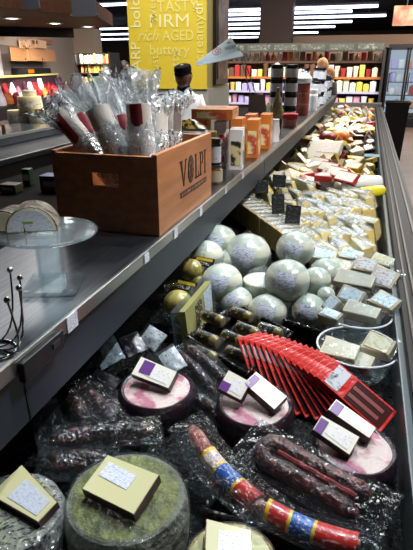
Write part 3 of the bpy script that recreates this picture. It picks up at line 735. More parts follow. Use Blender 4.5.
for i, (tp, bt, Y, r, st, lb) in enumerate(sal):
    A_, C_ = PY(*tp, Y), PY(*bt, Y-.03)
    d = (C_-A_).normalized(); Lb = (1.215+r*.4-A_.z)/d.z
    base = A_+d*Lb
    m_ = .016+r+.004
    base.x = max(BX0+m_, min(BX1-m_, base.x)); base.y = max(BY0+m_, min(BY1-m_, base.y))
    ax = (A_-base); L = ax.length
    view = Vector((0, 0, H))-A_
    M = axes(base, ax, view)            # local x along the sausage, local z towards the shopper
    t = thing('wrapped_salami', lb, 'salami', M, 'bagged salamis in the wooden crate')
    Q = RY(PI/2)
    b = B(); lathe(b, [(r*.5, 0), (r*.93, .008), (r*.95, L-.008), (r*.80, L), (0, L)], 22, Q); obj('sausage', b, M_cas, t, True)
    b = B(); lathe(b, [(r, .05), (r*1.01, L*.5), (r, L-.002)], 28, Q, cap=False); w_ = obj('paper_wrap', b, M_paper, t, True)
    if st != 'none':
        s0 = 1.2 if i in (0, 4, 6) else .6
        s0 = {0: .55, 1: .0, 3: -.35, 4: .25, 6: -.75}.get(i, 0)
        b = B(); grid(b, lambda u, v: Vector((.05+(L-.052)*v, math.sin(s0+(u-.5)*1.0)*r*1.015, math.cos(s0+(u-.5)*1.0)*r*1.015)), 8, 6); obj('stripe', b, M_redb if st == 'red' else M_greyb, w_, True)
    if i in (2, 5):
        text('lettering', 'PICCANTE', .020, M_redb, w_, T(L*.52, 0, r*1.012) @ RZ(PI/2) @ RZ(PI), ext=.0005)
        b = B(); grid(b, lambda u, v: Vector((L*.72+.008*v, math.sin((u-.5)*1.2)*r*1.014, math.cos((u-.5)*1.2)*r*1.014)), 8, 2); obj('small_print', b, printed('salami_print', (198, 188, 178), (70, 60, 70), 200, 200, 200, thr=.48), w_, True)
    if i in (0, 4):
        b = B(); grid(b, lambda u, v: Vector((L*.45+.022*v, math.sin(s0+.05+(u-.5)*.7)*r*1.03, math.cos(s0+.05+(u-.5)*.7)*r*1.03)), 6, 2); obj('barcode', b, printed('barcode', (220, 222, 230), (60, 60, 90), 300, 300, 20, thr=.48), w_, True)
    sd_ = i*3.1; ext = (.045, .06, .075, .080, .070, .035, .012, .02)[i]
    def bag(u, v):
        a = 2*PI*u; e = max(0, v-.60)/.40; xx = .03+(L+ext-.03)*v
        rr = r*(1.09+.02*math.sin(5*a+sd_))
        if e > 0:
            rr = r*(1.1-.35*math.sin(min(1, e*1.4)*PI)*.6+1.0*max(0, e-.45))*(1+.34*e*mnoise.noise((math.cos(a)*1.6+sd_, math.sin(a)*1.6, e*2))+.10*min(1, e*3)*math.sin(9*a+sd_+4*e+2*math.sin(3*a)))
        w2 = .016*e*mnoise.noise((a*1.3, e*3, sd_))
        fl_ = 1-.45*max(0, e-.3)
        return Vector((xx+w2+.030*e*mnoise.noise((math.cos(a)*2, math.sin(a)*2+sd_, 3)), math.cos(a)*rr*(1+.5*max(0, e-.4))+w2, math.sin(a)*rr*fl_+w2))
    b = B(); grid(b, bag, 64, 26, True); obj('plastic_bag', b, M_filmw, t, True)

# ================================================================ CLEAR STAND with half cheese
pb = P(54, 287, 1.2); Ys = pb.y
dc = PY(46, 229, Ys+.005); hz = dc.z-1.2
st_ = thing('acrylic_stand', 'clear acrylic pedestal stand on the steel shelf', 'stand', T(pb.x, pb.y, 1.2) @ RZ(.35))
bs = .052
b = B(); box(b, (0, 0, .005), (bs*2, bs*2, .010), bev=.002); obj('base', b, M_acry, st_)
for sx in (-1, 1):
    for sy in (-1, 1): b = B(); lathe(b, [(0, 0), (.004, 0), (.004, .0005), (0, .0005)], 8, T(sx*bs*.8, sy*bs*.8, .0102)); obj('screw', b, M_steel, st_)
b = B(); lathe(b, [(.026, .010), (.026, hz-.006)], 28, cap=False); lathe(b, [(.022, .010), (.022, hz-.006)], 28, cap=False); obj('column', b, M_acry, st_, True)
rd = .092
b = B(); lathe(b, [(0, hz-.006), (rd-.002, hz-.006), (rd, hz-.003), (rd-.002, hz), (0, hz)], 48); obj('plate', b, film('acrylic_plate', gl=.22, white=.06, scale=3, bump=0, rough=.05, tint=(236, 244, 247)), st_, True)
b = B(); tube(b, [(rd*math.cos(2*PI*i/40), rd*math.sin(2*PI*i/40), hz-.003) for i in range(40)], .0028, 6, True); obj('plate_rim', b, M_acry, st_, True)
# half cheese: D-shaped face
top = Vector((pb.x, pb.y, 1.2+hz))
M_brind = mat('brown_rind', (74, 62, 50), .75, var=(30, .4, .65), col2=(132, 120, 100), bump=(60, .8))
def dface(r, n=20, f=.0): return [(r*math.cos(PI*i/n), r*math.sin(PI*i/n)) for i in range(n+1)]
fw = Vector((.45, -.9, 0)).normalized()                # face looks to the shopper
fo = top+Vector((-.018, -.02, .0005))
right = Vector((0, 0, 1)).cross(fw)*1
Mh = Matrix((right, Vector((0, 0, 1)), fw)).transposed().to_4x4(); Mh.translation = fo
t = thing('half_cheese', 'half round cheese with brown rind and white label on the clear stand', 'cheese', Mh)
r = .047
b = B(); prism(b, dface(r), .055, z0=-.055); obj('rind', b, M_brind, t, True)
b = B(); prism(b, dface(r*.93), .0015, T(0, .0015, 0)); fc = obj('cut_face', b, mat('pale_cut', (214, 208, 176), .5), t)
b = B(); prism(b, dface(r*.84), .001, T(0, .003, .0016)); obj('label', b, printed('stand_label', (214, 220, 226), (120, 130, 136), 90, 330, 90, thr=.55), fc)
b = B(); prism(b, rect(-.014, .016, .004, .021), .0012, T(0, 0, .0018)); obj('green_mark', b, mat('green_mark', (130, 160, 70), .5), fc)
Mh2 = Mh.copy(); Mh2.translation = fo + right*-.048 - fw*.01
t = thing('half_cheese', 'second piece of brown rinded cheese at the picture edge on the clear stand', 'cheese', Mh2 @ RY(-.35))
b = B(); prism(b, dface(.040), .045, z0=-.045); obj('rind', b, M_brind, t, True)
b = B(); prism(b, dface(.036), .0015, T(0, .0015, 0)); fc = obj('cut_face', b, mat('pale_cut', (214, 208, 176), .5), t)

# wire holder with ball ends at the left edge
wp = P(4, 345, 1.2)
t = thing('wire_card_holder', 'chrome wire holder with ball tips at the left picture edge', 'wire holder', T(wp.x, wp.y, 1.2))
M_chr = mat('chrome', (200, 204, 208), .12, 1.)
for i, (px, py) in enumerate(((10, 270), (20, 278), (19, 288), (7, 300))):
    tip = PY(px, py, wp.y+(.05, .03, .0, -.04)[i])-Vector((wp.x, wp.y, 1.2))
    base = Vector((-.02+.012*i, -.02, .003))
    pts = [base.lerp(tip, s)+Vector((.018*math.sin(s*PI), .0, -.03*math.sin(s*PI))) for s in [j/10 for j in range(11)]]
    for q in pts: q.z = max(q.z, .003)
    b = B(); tube(b, pts, .0016, 6); w_ = obj('wire', b, M_chr, t, True)
    b = B(); ball(b, .0048, T(*tip), n=12); obj('ball_tip', b, M_chr, w_, True)
b = B(); tube(b, [(.03*math.cos(2*PI*i/20), -.02+.03*math.sin(2*PI*i/20), .002) for i in range(20)], .002, 6, True); obj('foot_ring', b, M_chr, t, True)

# ================================================================ THINGS ALONG THE SHELF beyond the crate
def sy(px, py): return P(px, py, 1.2)
def jar(X, Y, r, h, body, lid, label, cat='jar', lab=M_pr, z=1.2, name='jar', group=None, neck=.8):
    t = thing(name, label, cat, T(X, Y, z), group)
    b = B(); lathe(b, [(0, 0), (r*.95, 0), (r, h*.05), (r, h*.72), (r*neck, h*.8), (r*neck, h*.84)], 20); obj('glass_body', b, body, t, True)
    b = B(); lathe(b, [(r*1.006, h*.10), (r*1.006, h*.70)], 20, cap=False); obj('label', b, lab, t, True)
    b = B(); lathe(b, [(r*(neck+.06), h*.83), (r*(neck+.08), h*.86), (r*(neck+.08), h*.98), (r*neck, h), (0, h)], 20); obj('lid', b, lid, t, True)
    return t
M_amber = mat('amber_jar', (112, 76, 34), .12, var=(30, .4, .6), col2=(170, 130, 70), coat=.6)
jar(-.512, 1.80, .030, .066, M_amber, M_steel, 'squat glass jar of amber preserve right behind the crate', lab=mat('glass_amber_label', (190, 180, 160), .3))
jar(-.512, 1.80, .024, .095, mat('dark_jar', (40, 34, 34), .2), M_black, 'small dark jar with blue white label stacked on the amber jar', lab=M_prb, z=1.2665)
jar(-.565, 1.93, .028, .17, mat('black_bottle', (20, 18, 20), .15), mat('gold_lid', (150, 120, 60), .4, .6), 'dark tall jar with gold lid between crate and cartons', lab=mat('red_label', (176, 48, 36), .4))
# round black tub with herbs
t = thing('lidded_tub', 'round black tub with pale rim behind the crate', 'tub', T(-.63, 1.86, 1.2))
r = .062
b = B(); lathe(b, [(0, 0), (r*.8, 0), (r*.85, .11), (0, .11)], 24); obj('tub_base', b, M_white, t, True)
b = B(); lathe(b, [(r*.812, .03), (r*.845, .10)], 24, cap=False); obj('red_band', b, mat('red_band', (150, 40, 46), .4), t, True)
b = B(); lathe(b, [(r*.8, .112), (r*1.1, .116), (r*1.18, .145), (r*1.12, .165), (0, .165)], 28); obj('tub_bowl', b, M_black, t, True)
b = B(); lathe(b, [(r*1.0, .166), (r*1.15, .163), (r*1.19, .172), (r*1.1, .180), (0, .182)], 28); obj('pale_lid', b, mat('pale_lid', (190, 192, 196), .3), t, True)
t = thing('herb_packet', 'black and yellow packet lying on the round black tub', 'packet', T(-.63, 1.86, 1.383) @ RZ(.3))
b = B(); grid(b, lambda u, v: Vector(((u-.5)*.13, (v-.5)*.10, .006+.030*math.sin(PI*u)*math.sin(PI*v)*(1+.5*mnoise.noise((u*5, v*5, 1))))), 16, 12); grid(b, lambda u, v: Vector(((u-.5)*.13, (v-.5)*.10, .004)), 16, 12); obj('pouch', b, mat('herb_print', (24, 22, 20), .3, var=(60, .5, .56), col2=(196, 170, 70), coat=.5), t, True)
# cartons
M_orange = mat('orange_carton', (206, 122, 48), .45, var=(14, .35, .7), col2=(190, 98, 34)); M_crm = mat('carton_picture', (226, 206, 150), .4, var=(22, .45, .6), col2=(180, 70, 50))
def carton(px, py, w, d, h, m, face, label, rz=0, z=1.2, X=None, Y=None, facemark=True, group=None):
    p = sy(px, py) if X is None else Vector((X, Y, 0))
    t = thing('carton', label, 'carton', T(p.x, p.y, z) @ RZ(rz), group)
    b = B(); box(b, (0, 0, h/2), (w, d, h), bev=.0015); obj('box_body', b, m, t)
    b = B(); box(b, (w/2+.0006, 0, h*.45), (.001, d*.82, h*.72)); obj('picture', b, face, t)
    b = B(); box(b, (0, -d/2-.0006, h*.42), (w*.74, .001, h*.6)); obj('side_print', b, face, t)
    b = B(); box(b, (0, 0, h+.0006), (w*.96, d*.1, .001)); obj('flap_seam', b, face, t)
    return t
M_wcart = mat('white_carton', (220, 220, 222), .4); M_bw = mat('bw_picture', (30, 30, 34), .4, var=(24, .45, .55), col2=(214, 200, 150))
carton(0, 0, .055, .10, .165, M_wcart, M_bw, 'white and black carton nearest beyond the dark jars', rz=.15, X=-.50, Y=2.10)
carton(0, 0, .05, .08, .19, M_wcart, mat('wc2', (204, 200, 196), .4, var=(26, .5, .56), col2=(200, 60, 50)), 'white carton standing behind the white and black carton', rz=.1, X=-.575, Y=2.13)
carton(0, 0, .05, .10, .20, M_orange, M_bw, 'orange and black carton left of the white cartons', rz=.1, X=-.655, Y=2.12)
carton(0, 0, .17, .22, .04, M_orange, M_crm, 'flat orange carton lying across the tops of the standing cartons', rz=.12, X=-.61, Y=2.16, z=1.401)
carton(0, 0, .055, .12, .175, M_orange, M_crm, 'near upright orange carton with food picture on the shelf edge', rz=.08, X=-.495, Y=2.42, group='orange cartons on the shelf')
carton(0, 0, .055, .12, .175, M_orange, M_crm, 'far upright orange carton with food picture on the shelf edge', rz=.08, X=-.49, Y=2.72, group='orange cartons on the shelf')
carton(0, 0, .055, .12, .175, M_orange, M_crm, 'upright orange carton behind the near orange carton', rz=.05, X=-.58, Y=2.46, group='orange cartons on the shelf')
carton(0, 0, .055, .12, .170, M_orange, M_crm, 'upright orange carton behind the far orange carton', rz=.05, X=-.575, Y=2.74, group='orange cartons on the shelf')
# crumpled white bag
t = thing('paper_bag', 'small white bag beside the far orange carton', 'bag', T(-.485, 2.98, 1.2))
b = B(); grid(b, lambda u, v: Vector((.03*math.cos(2*PI*u)*(1-.3*v)*(1+.3*mnoise.noise((u*4, v*3, 2))), .045*math.sin(2*PI*u)*(1-.5*v), .12*v)), 20, 10, True); obj('bag_body', b, M_white, t, True)
b = B(); box(b, (0, 0, .121), (.04, .05, .006), bev=.002); obj('bag_fold', b, M_white, t)
# bottle with cream top
t = thing('oil_bottle', 'dark bottle with a yellowish wrapped top beyond the cartons', 'bottle', T(-.53, 3.3, 1.2))
b = B(); lathe(b, [(0, 0), (.032, 0), (.034, .09), (.022, .12), (0, .12)], 18); obj('bottle_body', b, M_black, t, True)
b = B(); lathe(b, [(.03, .10), (.045, .13), (.028, .19), (.012, .24), (.01, .28), (0, .285)], 18, wob=.25, cap=False); obj('wrapped_top', b, mat('raffia', (206, 190, 130), .6, var=(30, .4, .6), col2=(150, 140, 110)), t, True)
t = thing('oil_bottle', 'small clear bottle with pale top next to the dark bottle', 'bottle', T(-.60, 3.38, 1.2))
b = B(); lathe(b, [(0, 0), (.03, 0), (.03, .09), (.012, .13), (.012, .17), (0, .17)], 18); obj('bottle_body', b, mat('pale_bottle', (190, 196, 190), .2), t, True)
b = B(); lathe(b, [(.014, .165), (.014, .19), (0, .19)], 12); obj('bottle_cap', b, M_cream, t, True)
# navy jars stacked, two high
M_navy = mat('navy_jar', (38, 44, 66), .25, coat=.4)
c = 0
for ly in range(4):
    for cx_ in range(2):
        q = PY(276 if cx_ == 0 else 290, 121, 4.2)
        z = 1.2+ly*.105
        jar(q.x-.01, 4.2+.02*cx_, .05, .104, M_navy, M_black, f'navy jar with white label, {["lowest", "second", "third", "topmost"][ly]} in the {"left" if cx_ == 0 else "right"} stack past the oil bottle', lab=M_prb, z=z, group='navy jars stacked on the shelf', neck=.92)
t = thing('food_tub', 'low red lidded tub near the shelf edge before the navy jars', 'tub', T(-.51, 3.75, 1.2))
b = B(); lathe(b, [(0, 0), (.05, 0), (.055, .06), (0, .06)], 20); obj('tub_body', b, mat('clear_red', (190, 120, 120), .2), t, True)
b = B(); lathe(b, [(.055, .055), (.06, .06), (.06, .09), (.055, .095), (0, .097)], 20); obj('lid', b, mat('red_lid', (190, 36, 50), .35), t, True)
q = PY(300, 118, 4.75)
t = thing('canister', 'tall red brown canister with a domed white lid', 'canister', T(q.x, 4.75, 1.2))
b = B(); lathe(b, [(0, 0), (.07, 0), (.07, .27), (0, .27)], 24); obj('canister_body', b, mat('brick_can', (150, 76, 62), .45, var=(8, .4, .6), col2=(128, 58, 50)), t, True)
for zz in (.09, .18): b = B(); lathe(b, [(.071, zz), (.0715, zz+.006), (.071, zz+.012)], 24, cap=False); obj('band', b, mat('can_band', (176, 110, 96), .4), t, True)
b = B(); lathe(b, [(.074, .268), (.082, .275), (.084, .31), (.05, .345), (.018, .355), (.016, .375), (0, .38)], 24); obj('domed_lid', b, M_white, t, True)
random.seed(11)
far = [(-.50, 5.3), (-.60, 5.35), (-.51, 5.7), (-.62, 5.75), (-.50, 6.1), (-.61, 6.2), (-.51, 6.6), (-.61, 6.7), (-.52, 7.1), (-.63, 7.2), (-.52, 7.6), (-.64, 7.75), (-.72, 5.4), (-.72, 6.0), (-.73, 6.8)]
for i, (X, Y) in enumerate(far):
    st2 = i % 3
    h = .13 if st2 else .2
    nm = ['white', 'navy', 'grey'][st2]
    hgt = 'tall' if not st2 else 'short'
    jar(X, Y, .045, h, [c_white[1], M_navy, mat('grey_jar', (150, 158, 168), .25)][st2], [M_white, M_black, M_black][st2], f'{hgt} {nm} jar, {ORD[i]} of the jars past the tall canister', lab=M_prb, group='jars at the far end of the shelf')
    if i < 12 and st2:
        jar(X, Y, .045, .13, [c_white[1], M_navy, mat('grey_jar', (150, 158, 168), .25)][st2], M_black, f'{nm} jar standing on top of the {ORD[i]} jar past the tall canister', lab=M_prb, z=1.331, group='jars at the far end of the shelf')
    if i in (1, 4, 7): jar(X, Y, .045, .13, M_navy, M_black, f'upper navy jar on the third tier above the {ORD[i]} jar past the canister', lab=M_prb, z=1.462, group='jars at the far end of the shelf')
# pennant sign on poles with leaning card
q = PY(254, 132, 3.45)
sg = thing('pennant_sign', 'pale blue folded pennant sign on thin poles above the shelf', 'sign', T(-.70, 3.45, 1.2))
o0 = Vector((-.70, 3.45, 1.2))
def pp(px, py, dy=0): return PY(px, py, 3.45+dy)-o0
def paper(name, col):
    m, nt, out = newmat(name); d = nt.nodes.new('ShaderNodeBsdfDiffuse'); tl = nt.nodes.new('ShaderNodeBsdfTranslucent'); mx = nt.nodes.new('ShaderNodeMixShader')
    for q_ in (d, tl): q_.inputs[0].default_value = (*rgb(*col), 1)
    mx.inputs[0].default_value = .55; nt.links.new(d.outputs[0], mx.inputs[1]); nt.links.new(tl.outputs[0], mx.inputs[2]); nt.links.new(mx.outputs[0], out.inputs[0]); return m
M_penn = paper('pennant_blue', (230, 242, 246)); M_penn2 = paper('pennant_shade', (224, 238, 244))
tip, ur, mr, lr = pp(196, 66, -.10), pp(231, 37, -.02), pp(242, 58, .05), pp(244, 53, -.02)
tip, tipl = pp(196, 63, -.06), pp(197, 66, -.08)
ur, mr, lr = pp(231, 37, .06), pp(240, 52.5, -.02), pp(243.5, 58.5, -.08)
def slab(name, pts, m, thk=.004):
    n_ = (pts[1]-pts[0]).cross(pts[2]-pts[0]).normalized()*thk
    b = B(); lo = [b.verts.new(p) for p in pts]; hi = [b.verts.new(p+n_) for p in pts]
    b.faces.new(lo[::-1]); b.faces.new(hi)
    for i in range(len(pts)): j = (i+1) % len(pts); b.faces.new((lo[i], lo[j], hi[j], hi[i]))
    return obj(name, b, m, sg)
mr2 = pp(241.5, 54, -.06)
u_ = slab('upper_panel', [tip, mr, ur], M_penn); l_ = slab('lower_panel', [tipl, pp(244, 56.5, -.10), pp(240.6, 51.5, -.03), tip], M_penn2)
fx, fz = (mr-tip).normalized(), None
nn = (mr-tip).cross(ur-tip).normalized()
if nn.y > 0: nn = -nn
def onp(px, py, dy=-.006):
    d = ray(px, py); o = Vector((0, 0, H)); p0 = tip+o0; t_ = nn.dot(p0-o)/nn.dot(d); return o+d*t_-o0+nn*.007
Mt = lambda p: axes(p, fx, nn)
text('emblem', 'G', .045, mat('pennant_red', (200, 110, 110), .5), sg, Mt(onp(217, 52)))
b = B(); c_ = onp(217, 52); tube(b, [c_+(axes(Vector(), fx, nn).to_3x3() @ Vector((.028*math.cos(2*PI*i/20), .028*math.sin(2*PI*i/20), 0))) for i in range(20)], .002, 6, True); obj('emblem_ring', b, mat('pennant_red', (200, 110, 110), .5), sg)
b = B(); box(b, (0, 0, 0), (.075, .020, .002), Mt(onp(230.5, 48))); obj('blue_wording', b, printed('penn_print', (196, 218, 230), (90, 140, 170), 90, 300, 60, thr=.42), sg)
b = B(); ball(b, .013, Mt(onp(229, 43)), (1, .8, .2), 12); obj('fruit_emblem', b, mat('penn_fruit', (190, 150, 90), .5), sg)
b = B(); box(b, (0, 0, 0), (.09, .012, .002), Mt(onp(233, 55.5)+nn*.012)); obj('lower_wording', b, M_black, sg) if False else b.free()
for dx in (-.0, .035):
    b = B(); tube(b, [Vector((.0+dx*2, .0, .0)), Vector((dx*1.2-.01, 0, .15)), ur.lerp(lr, .5 if dx == 0 else .85)+Vector((.006, .01, 0))], .0035, 6); obj('pole', b, mat('pole_grey', (170, 172, 176), .4), sg)
b = B(); box(b, (.02, 0, .006), (.12, .09, .012), bev=.003); obj('foot', b, M_steel, sg)
a_, c_ = PY(243, 122, 3.3), PY(262, 88, 3.3)
t = thing('display_card', 'plain grey card leaning under the pennant sign', 'card', T(-.66, 3.3, 1.2) @ RX(-.10))
b = B(); prism(b, [(-.06, .0), (.075, .0), (.045, .24), (-.06, .24)], .004, RX(PI/2)); obj('card_board', b, mat('grey_card', (168, 172, 170), .5), t)
b = B(); box(b, (0, .05, .08), (.05, .10, .004), RX(-.2)); obj('easel_leg', b, mat('grey_card', (168, 172, 170), .5), t)
# ================================================================ PRODUCTS IN THE CASE
DZ = .881
FWD = Vector((0, -.45, .9))
M_purind = mat('purple_rind', (36, 14, 24), .4, var=(30, .4, .7), col2=(62, 28, 42), coat=.5, bump=(60, .3))
M_pinkcut = mat('pink_cut', (226, 196, 186), .5, var=(26, .46, .58), col2=(196, 112, 130))
M_dkrind = mat('dark_rind', (58, 38, 40), .5, var=(30, .4, .6), col2=(84, 60, 56))
M_ivory = mat('ivory_face', (226, 222, 206), .4, coat=.3)
M_glint = film('glinting_film', gl=.10, white=.006, scale=45, bump=1.0, rough=.07)
M_soft = film('soft_film', gl=.06, white=.03, scale=25, bump=.6, rough=.12)

def small_wheel(px, py, xl, xr, label, zt=.948):
    c = P(px, py, zt); r = (P(xr, py, zt)-P(xl, py, zt)).length/2
    t = thing('cheese_round', label, 'cheese', T(c.x, c.y, DZ), 'purple rinded cheese wheels'); h = zt-DZ
    b = B(); lathe(b, [(0, 0), (r*.95, 0), (r, h*.15), (r*1.01, h*.6), (r, h*.92), (r*.93, h*1.02), (r*.86, h*.985), (r*.86, h*.9), (0, h*.9)], 44, wob=.02); obj('rind', b, M_purind, t, True)
    b = B(); lathe(b, [(r*.87, h*.97), (r*.5, h*.99), (0, h*.99)], 44, cap=False); obj('cut_face', b, M_pinkcut, t, True)
    b = B(); lathe(b, [(r*1.03, .004), (r*1.05, h*.5), (r*1.02, h*.95), (r*.95, h*1.06), (r*.5, h*1.03), (0, h*1.03)], 40, wob=.03, cap=False); obj('plastic_wrap', b, M_glint, t, True)
    return t, c, r
def wedge(A, Bp, w0, w1, h, label, lean=FWD, rind=M_dkrind, face=M_ivory, mark=None, print_=None, group=None, name='cheese_wedge', zlift=0, mk=(.05, .32, -.5, .1)):
    x = Bp-A; L = x.length
    M = axes(A, x, lean)
    t = thing(name, label, 'cheese', M, group)
    b = B(); prism(b, [(0, -w0/2), (L, -w1/2), (L, w1/2), (0, w0/2)], h*.94, z0=-h); obj('rind', b, rind, t)
    b = B(); prism(b, [(0.001, -w0/2+.0008), (L-.001, -w1/2+.0008), (L-.001, w1/2-.0008), (0.001, w0/2-.0008)], h*.06, z0=-h*.06); obj('cut_face', b, face, t)
    if print_:
        b = B(); prism(b, [(L*.28, -w0*.30), (L*.9, -w1*.36), (L*.9, w1*.36), (L*.28, w0*.30)], .0006, z0=.0002); obj('label', b, print_, t)
    if mark:
        a0, a1, b0, b1 = mk
        b = B(); prism(b, [(L*a0, w0*b0), (L*a1, w0*b0), (L*a1, w0*b1), (L*a0, w0*b1)], .0006, z0=.0009); obj('purple_mark', b, mark, t)
    return t
small_wheel(157, 387, 120, 196, 'purple rinded wheel beside the shelf with one broad white wedge on top')
small_wheel(255, 403, 216, 293, 'purple rinded wheel carrying two white wedges before the red packets')
small_wheel(355, 447, 315, 397, 'purple rinded wheel with pink cut face next to the case edge')
M_lp = printed('pale_print', (228, 226, 222), (150, 140, 170), 90, 250, 90, thr=.56)
g = 'white wedges with purple marks'
wedge(P(136, 365, .990), P(173, 380, .976), .046, .042, .022, 'broad white wedge with purple square on the wheel beside the shelf', print_=M_lp, mark=M_purple, group=g, mk=(.14, .44, -.25, .40), lean=(-.1, -.5, .85))
wedge(P(223, 379, .995), P(246, 391, .985), .046, .044, .026, 'stubby white wedge with purple edge on the middle purple wheel', print_=M_lp, mark=M_purple, group=g, mk=(.02, .40, -.48, -.05), lean=(-.2, -.5, .8))
wedge(P(250, 377, 1.000), P(281, 403, .972), .040, .042, .024, 'long white wedge with purple corner on the middle purple wheel', print_=M_lp, mark=M_purple, group=g, lean=(.25, -.4, .85), mk=(.03, .22, -.5, .3))
wedge(P(332, 404, 1.000), P(373, 433, .972), .034, .030, .026, 'upper white wedge with purple corner on the wheel by the case edge', print_=M_lp, mark=M_purple, group=g, lean=(.3, -.3, .9), mk=(.03, .24, -.5, .35))
wedge(P(317, 422, .992), P(355, 446, .972), .034, .040, .024, 'lower white wedge with purple corner on the wheel by the case edge', print_=M_lp, mark=M_purple, group=g, lean=(.1, -.5, .85), mk=(.03, .24, -.5, .35))

# big wheels at the front
M_olive = mat('olive_rind', (150, 150, 76), .55, var=(40, .38, .66), col2=(92, 98, 50), bump=(70, .6))
M_greyr = mat('grey_rind', (112, 112, 96), .6, var=(24, .4, .65), col2=(150, 148, 130), bump=(50, .7))
M_fz = film('wheel_film', gl=.20, white=.02, scale=110, bump=2.0, rough=.08)
def big_wheel(c, r, h, label, top=M_olive, side=M_greyr, wrap=M_fz):
    t = thing('cheese_round', label, 'cheese', T(c.x, c.y, DZ))
    b = B(); lathe(b, [(0, 0), (r*.93, 0), (r*.99, h*.15), (r*1.01, h*.5), (r*.99, h*.82), (r*.93, h*.97), (r*.87, h)], 56, wob=.015); obj('rind', b, side, t, True)
    b = B(); lathe(b, [(r*.885, h*.995), (r*.82, h*1.006), (r*.4, h*1.004), (0, h*1.004)], 56, cap=False); obj('top_rind', b, top, t, True)
    b = B(); lathe(b, [(r*1.01, .004), (r*1.03, h*.5), (r*1.015, h*.84), (r*.95, h*1.0), (r*.88, h*1.02), (r*.6, h*1.018), (0, h*1.018)], 64, wob=.02, cap=False); obj('plastic_wrap', b, wrap, t, True)
    return t
c = P(126, 494, .985); big_wheel(c, .097, .104, 'largest green topped grey wheel under crumpled film at the front')
M_cream2 = mat('cream_cut', (184, 182, 136), .45, coat=.25, var=(6, .3, .7), col2=(198, 194, 152))
wedge(P(95, 471, 1.015), P(147, 494, 1.015), .066, .070, .020, 'large cream wedge with bluish label on the big green topped wheel', lean=(-.05, -.22, 1), rind=M_dkrind, face=M_cream2, print_=None)
o = bpy.data.objects['cheese_wedge.005'] if 'cheese_wedge.005' in bpy.data.objects else None
if o:
    b = B(); box(b, (.038, .010, .0006), (.056, .026, .0008), RZ(-.06)); obj('label', b, printed('wedge_print', (206, 212, 226), (140, 146, 176), 130, 330, 130, thr=.5), o)
c = P(8, 512, .985); big_wheel(c, .082, .104, 'green grey wheel in shiny film cut by the picture corner', wrap=film('shiny_film', gl=.5, white=.16, scale=50, bump=1.6, rough=.12))
wedge(P(6, 479, 1.006), P(48, 512, 1.004), .060, .036, .014, 'cream wedge lying on the film wrapped wheel in the picture corner', lean=(-.05, -.25, 1), rind=M_dkrind, face=M_cream2, print_=printed('wedge_print2', (186, 194, 204), (146, 152, 172), 90, 260, 90, thr=.5))
M_gold = mat('golden_rind', (176, 146, 86), .5, var=(60, .4, .6), col2=(112, 86, 46), bump=(160, .6))
c = P(231, 560, .965); big_wheel(c, .068, .084, 'small golden rinded wheel at the bottom picture edge', top=mat('pale_top', (196, 186, 130), .5, var=(30, .4, .6), col2=(150, 140, 90)), side=M_gold, wrap=M_soft)
wedge(P(205, 545, .985), P(252, 548, .982), .075, .05, .014, 'cream wedge with white label on the golden wheel at the bottom edge', lean=(0, -.25, 1), rind=M_gold, face=M_cream2, print_=printed('wedge_print', (206, 212, 226), (140, 146, 176), 130, 330, 130, thr=.5))

# ------------------------------------------------ sausage packs
M_chor = mat('chorizo', (122, 34, 28), .4, var=(60, .42, .62), col2=(196, 120, 104), coat=.4, bump=(80, .4))
M_dkchor = mat('dark_chorizo', (42, 13, 14), .4, var=(70, .45, .66), col2=(92, 40, 36), coat=.4, bump=(90, .5))
M_lred = printed('label_red', (206, 40, 34), (240, 226, 214), 60, 110, 60, thr=.58); M_lyel = mat('label_yellow', (236, 190, 40), .35); M_lblue = printed('label_blue', (30, 84, 166), (226, 232, 240), 90, 90, 90, thr=.53); M_lcr = printed('label_cream', (232, 216, 206), (196, 50, 46), 90, 120, 90, thr=.5)
def arc_path(L, bend, n=16, z=0): return [Vector((L*i/n, bend*math.sin(PI*i/n), z)) for i in range(n+1)]
def sausage_pack(A, Bp, W, r, bend, label, lean=(0, -.2, 1), bands=None, rods=1, m=M_chor, group=None, filmm=M_film, film_ext=.03):
    x = Bp-A; L = x.length
    t = thing('sausage_pack', label, 'sausage', axes(A, x, lean), group)
    offs = [0] if rods == 1 else [-r*1.02, r*1.02]
    for oy in offs:
        pts = arc_path(L, bend); pts = [p+Vector((0, oy, 0)) for p in pts]
        rad = [r*(.45 if i in (0, 16) else .85 if i in (1, 15) else 1) for i in range(17)]
        b = B(); tube(b, pts, rad, 14); obj('sausage', b, m, t, True)
    rr = r*1.06 if rods == 1 else r*2.1
    for s0, s1, mm in bands or []:
        def bf(u, v):
            s = s0+(s1-s0)*v; a = (u-.5)*PI*1.25
            return Vector((L*s, bend*math.sin(PI*s)+math.sin(a)*rr*1.06, math.cos(a)*r*1.10))
        b = B(); grid(b, bf, 14, 6); obj('label_band', b, mm, t, True)
    def ff(sg):
        def f(u, v):
            s = -film_ext/L+(1+2*film_ext/L)*u; y = (v-.5)*2*W/2
            hump = max(0, 1-(abs(y)/(W/2*.92))**2)*max(0, min(1, min(u, 1-u)*9))
            nz = .004*mnoise.noise((s*9, y*60, 4.0+sg*3))
            return Vector((L*s, bend*math.sin(PI*max(0, min(1, s)))+y, sg*hump*r*1.22+nz+sg*.0006))
        return f
    b = B(); grid(b, ff(1), 40, 16); grid(b, ff(-1), 20, 8); obj('film_pouch', b, filmm, t, True)
    return t
bands1 = [(.38, .52, M_lcr), (.34, .38, M_lyel), (.52, .545, M_lyel), (.545, .74, M_lblue), (.74, .765, M_lyel), (.765, .95, M_lred)]
bands2 = [(.06, .10, M_lyel), (.10, .30, M_lred), (.30, .33, M_lyel), (.33, .55, M_lblue), (.55, .58, M_lyel), (.58, .97, M_lred)]
sausage_pack(P(192, 428, .955), P(264, 508, .957), .080, .015, -.012, 'chorizo pack with red and blue label running down from the shelf side', bands=bands1, group='chorizo packs in film')
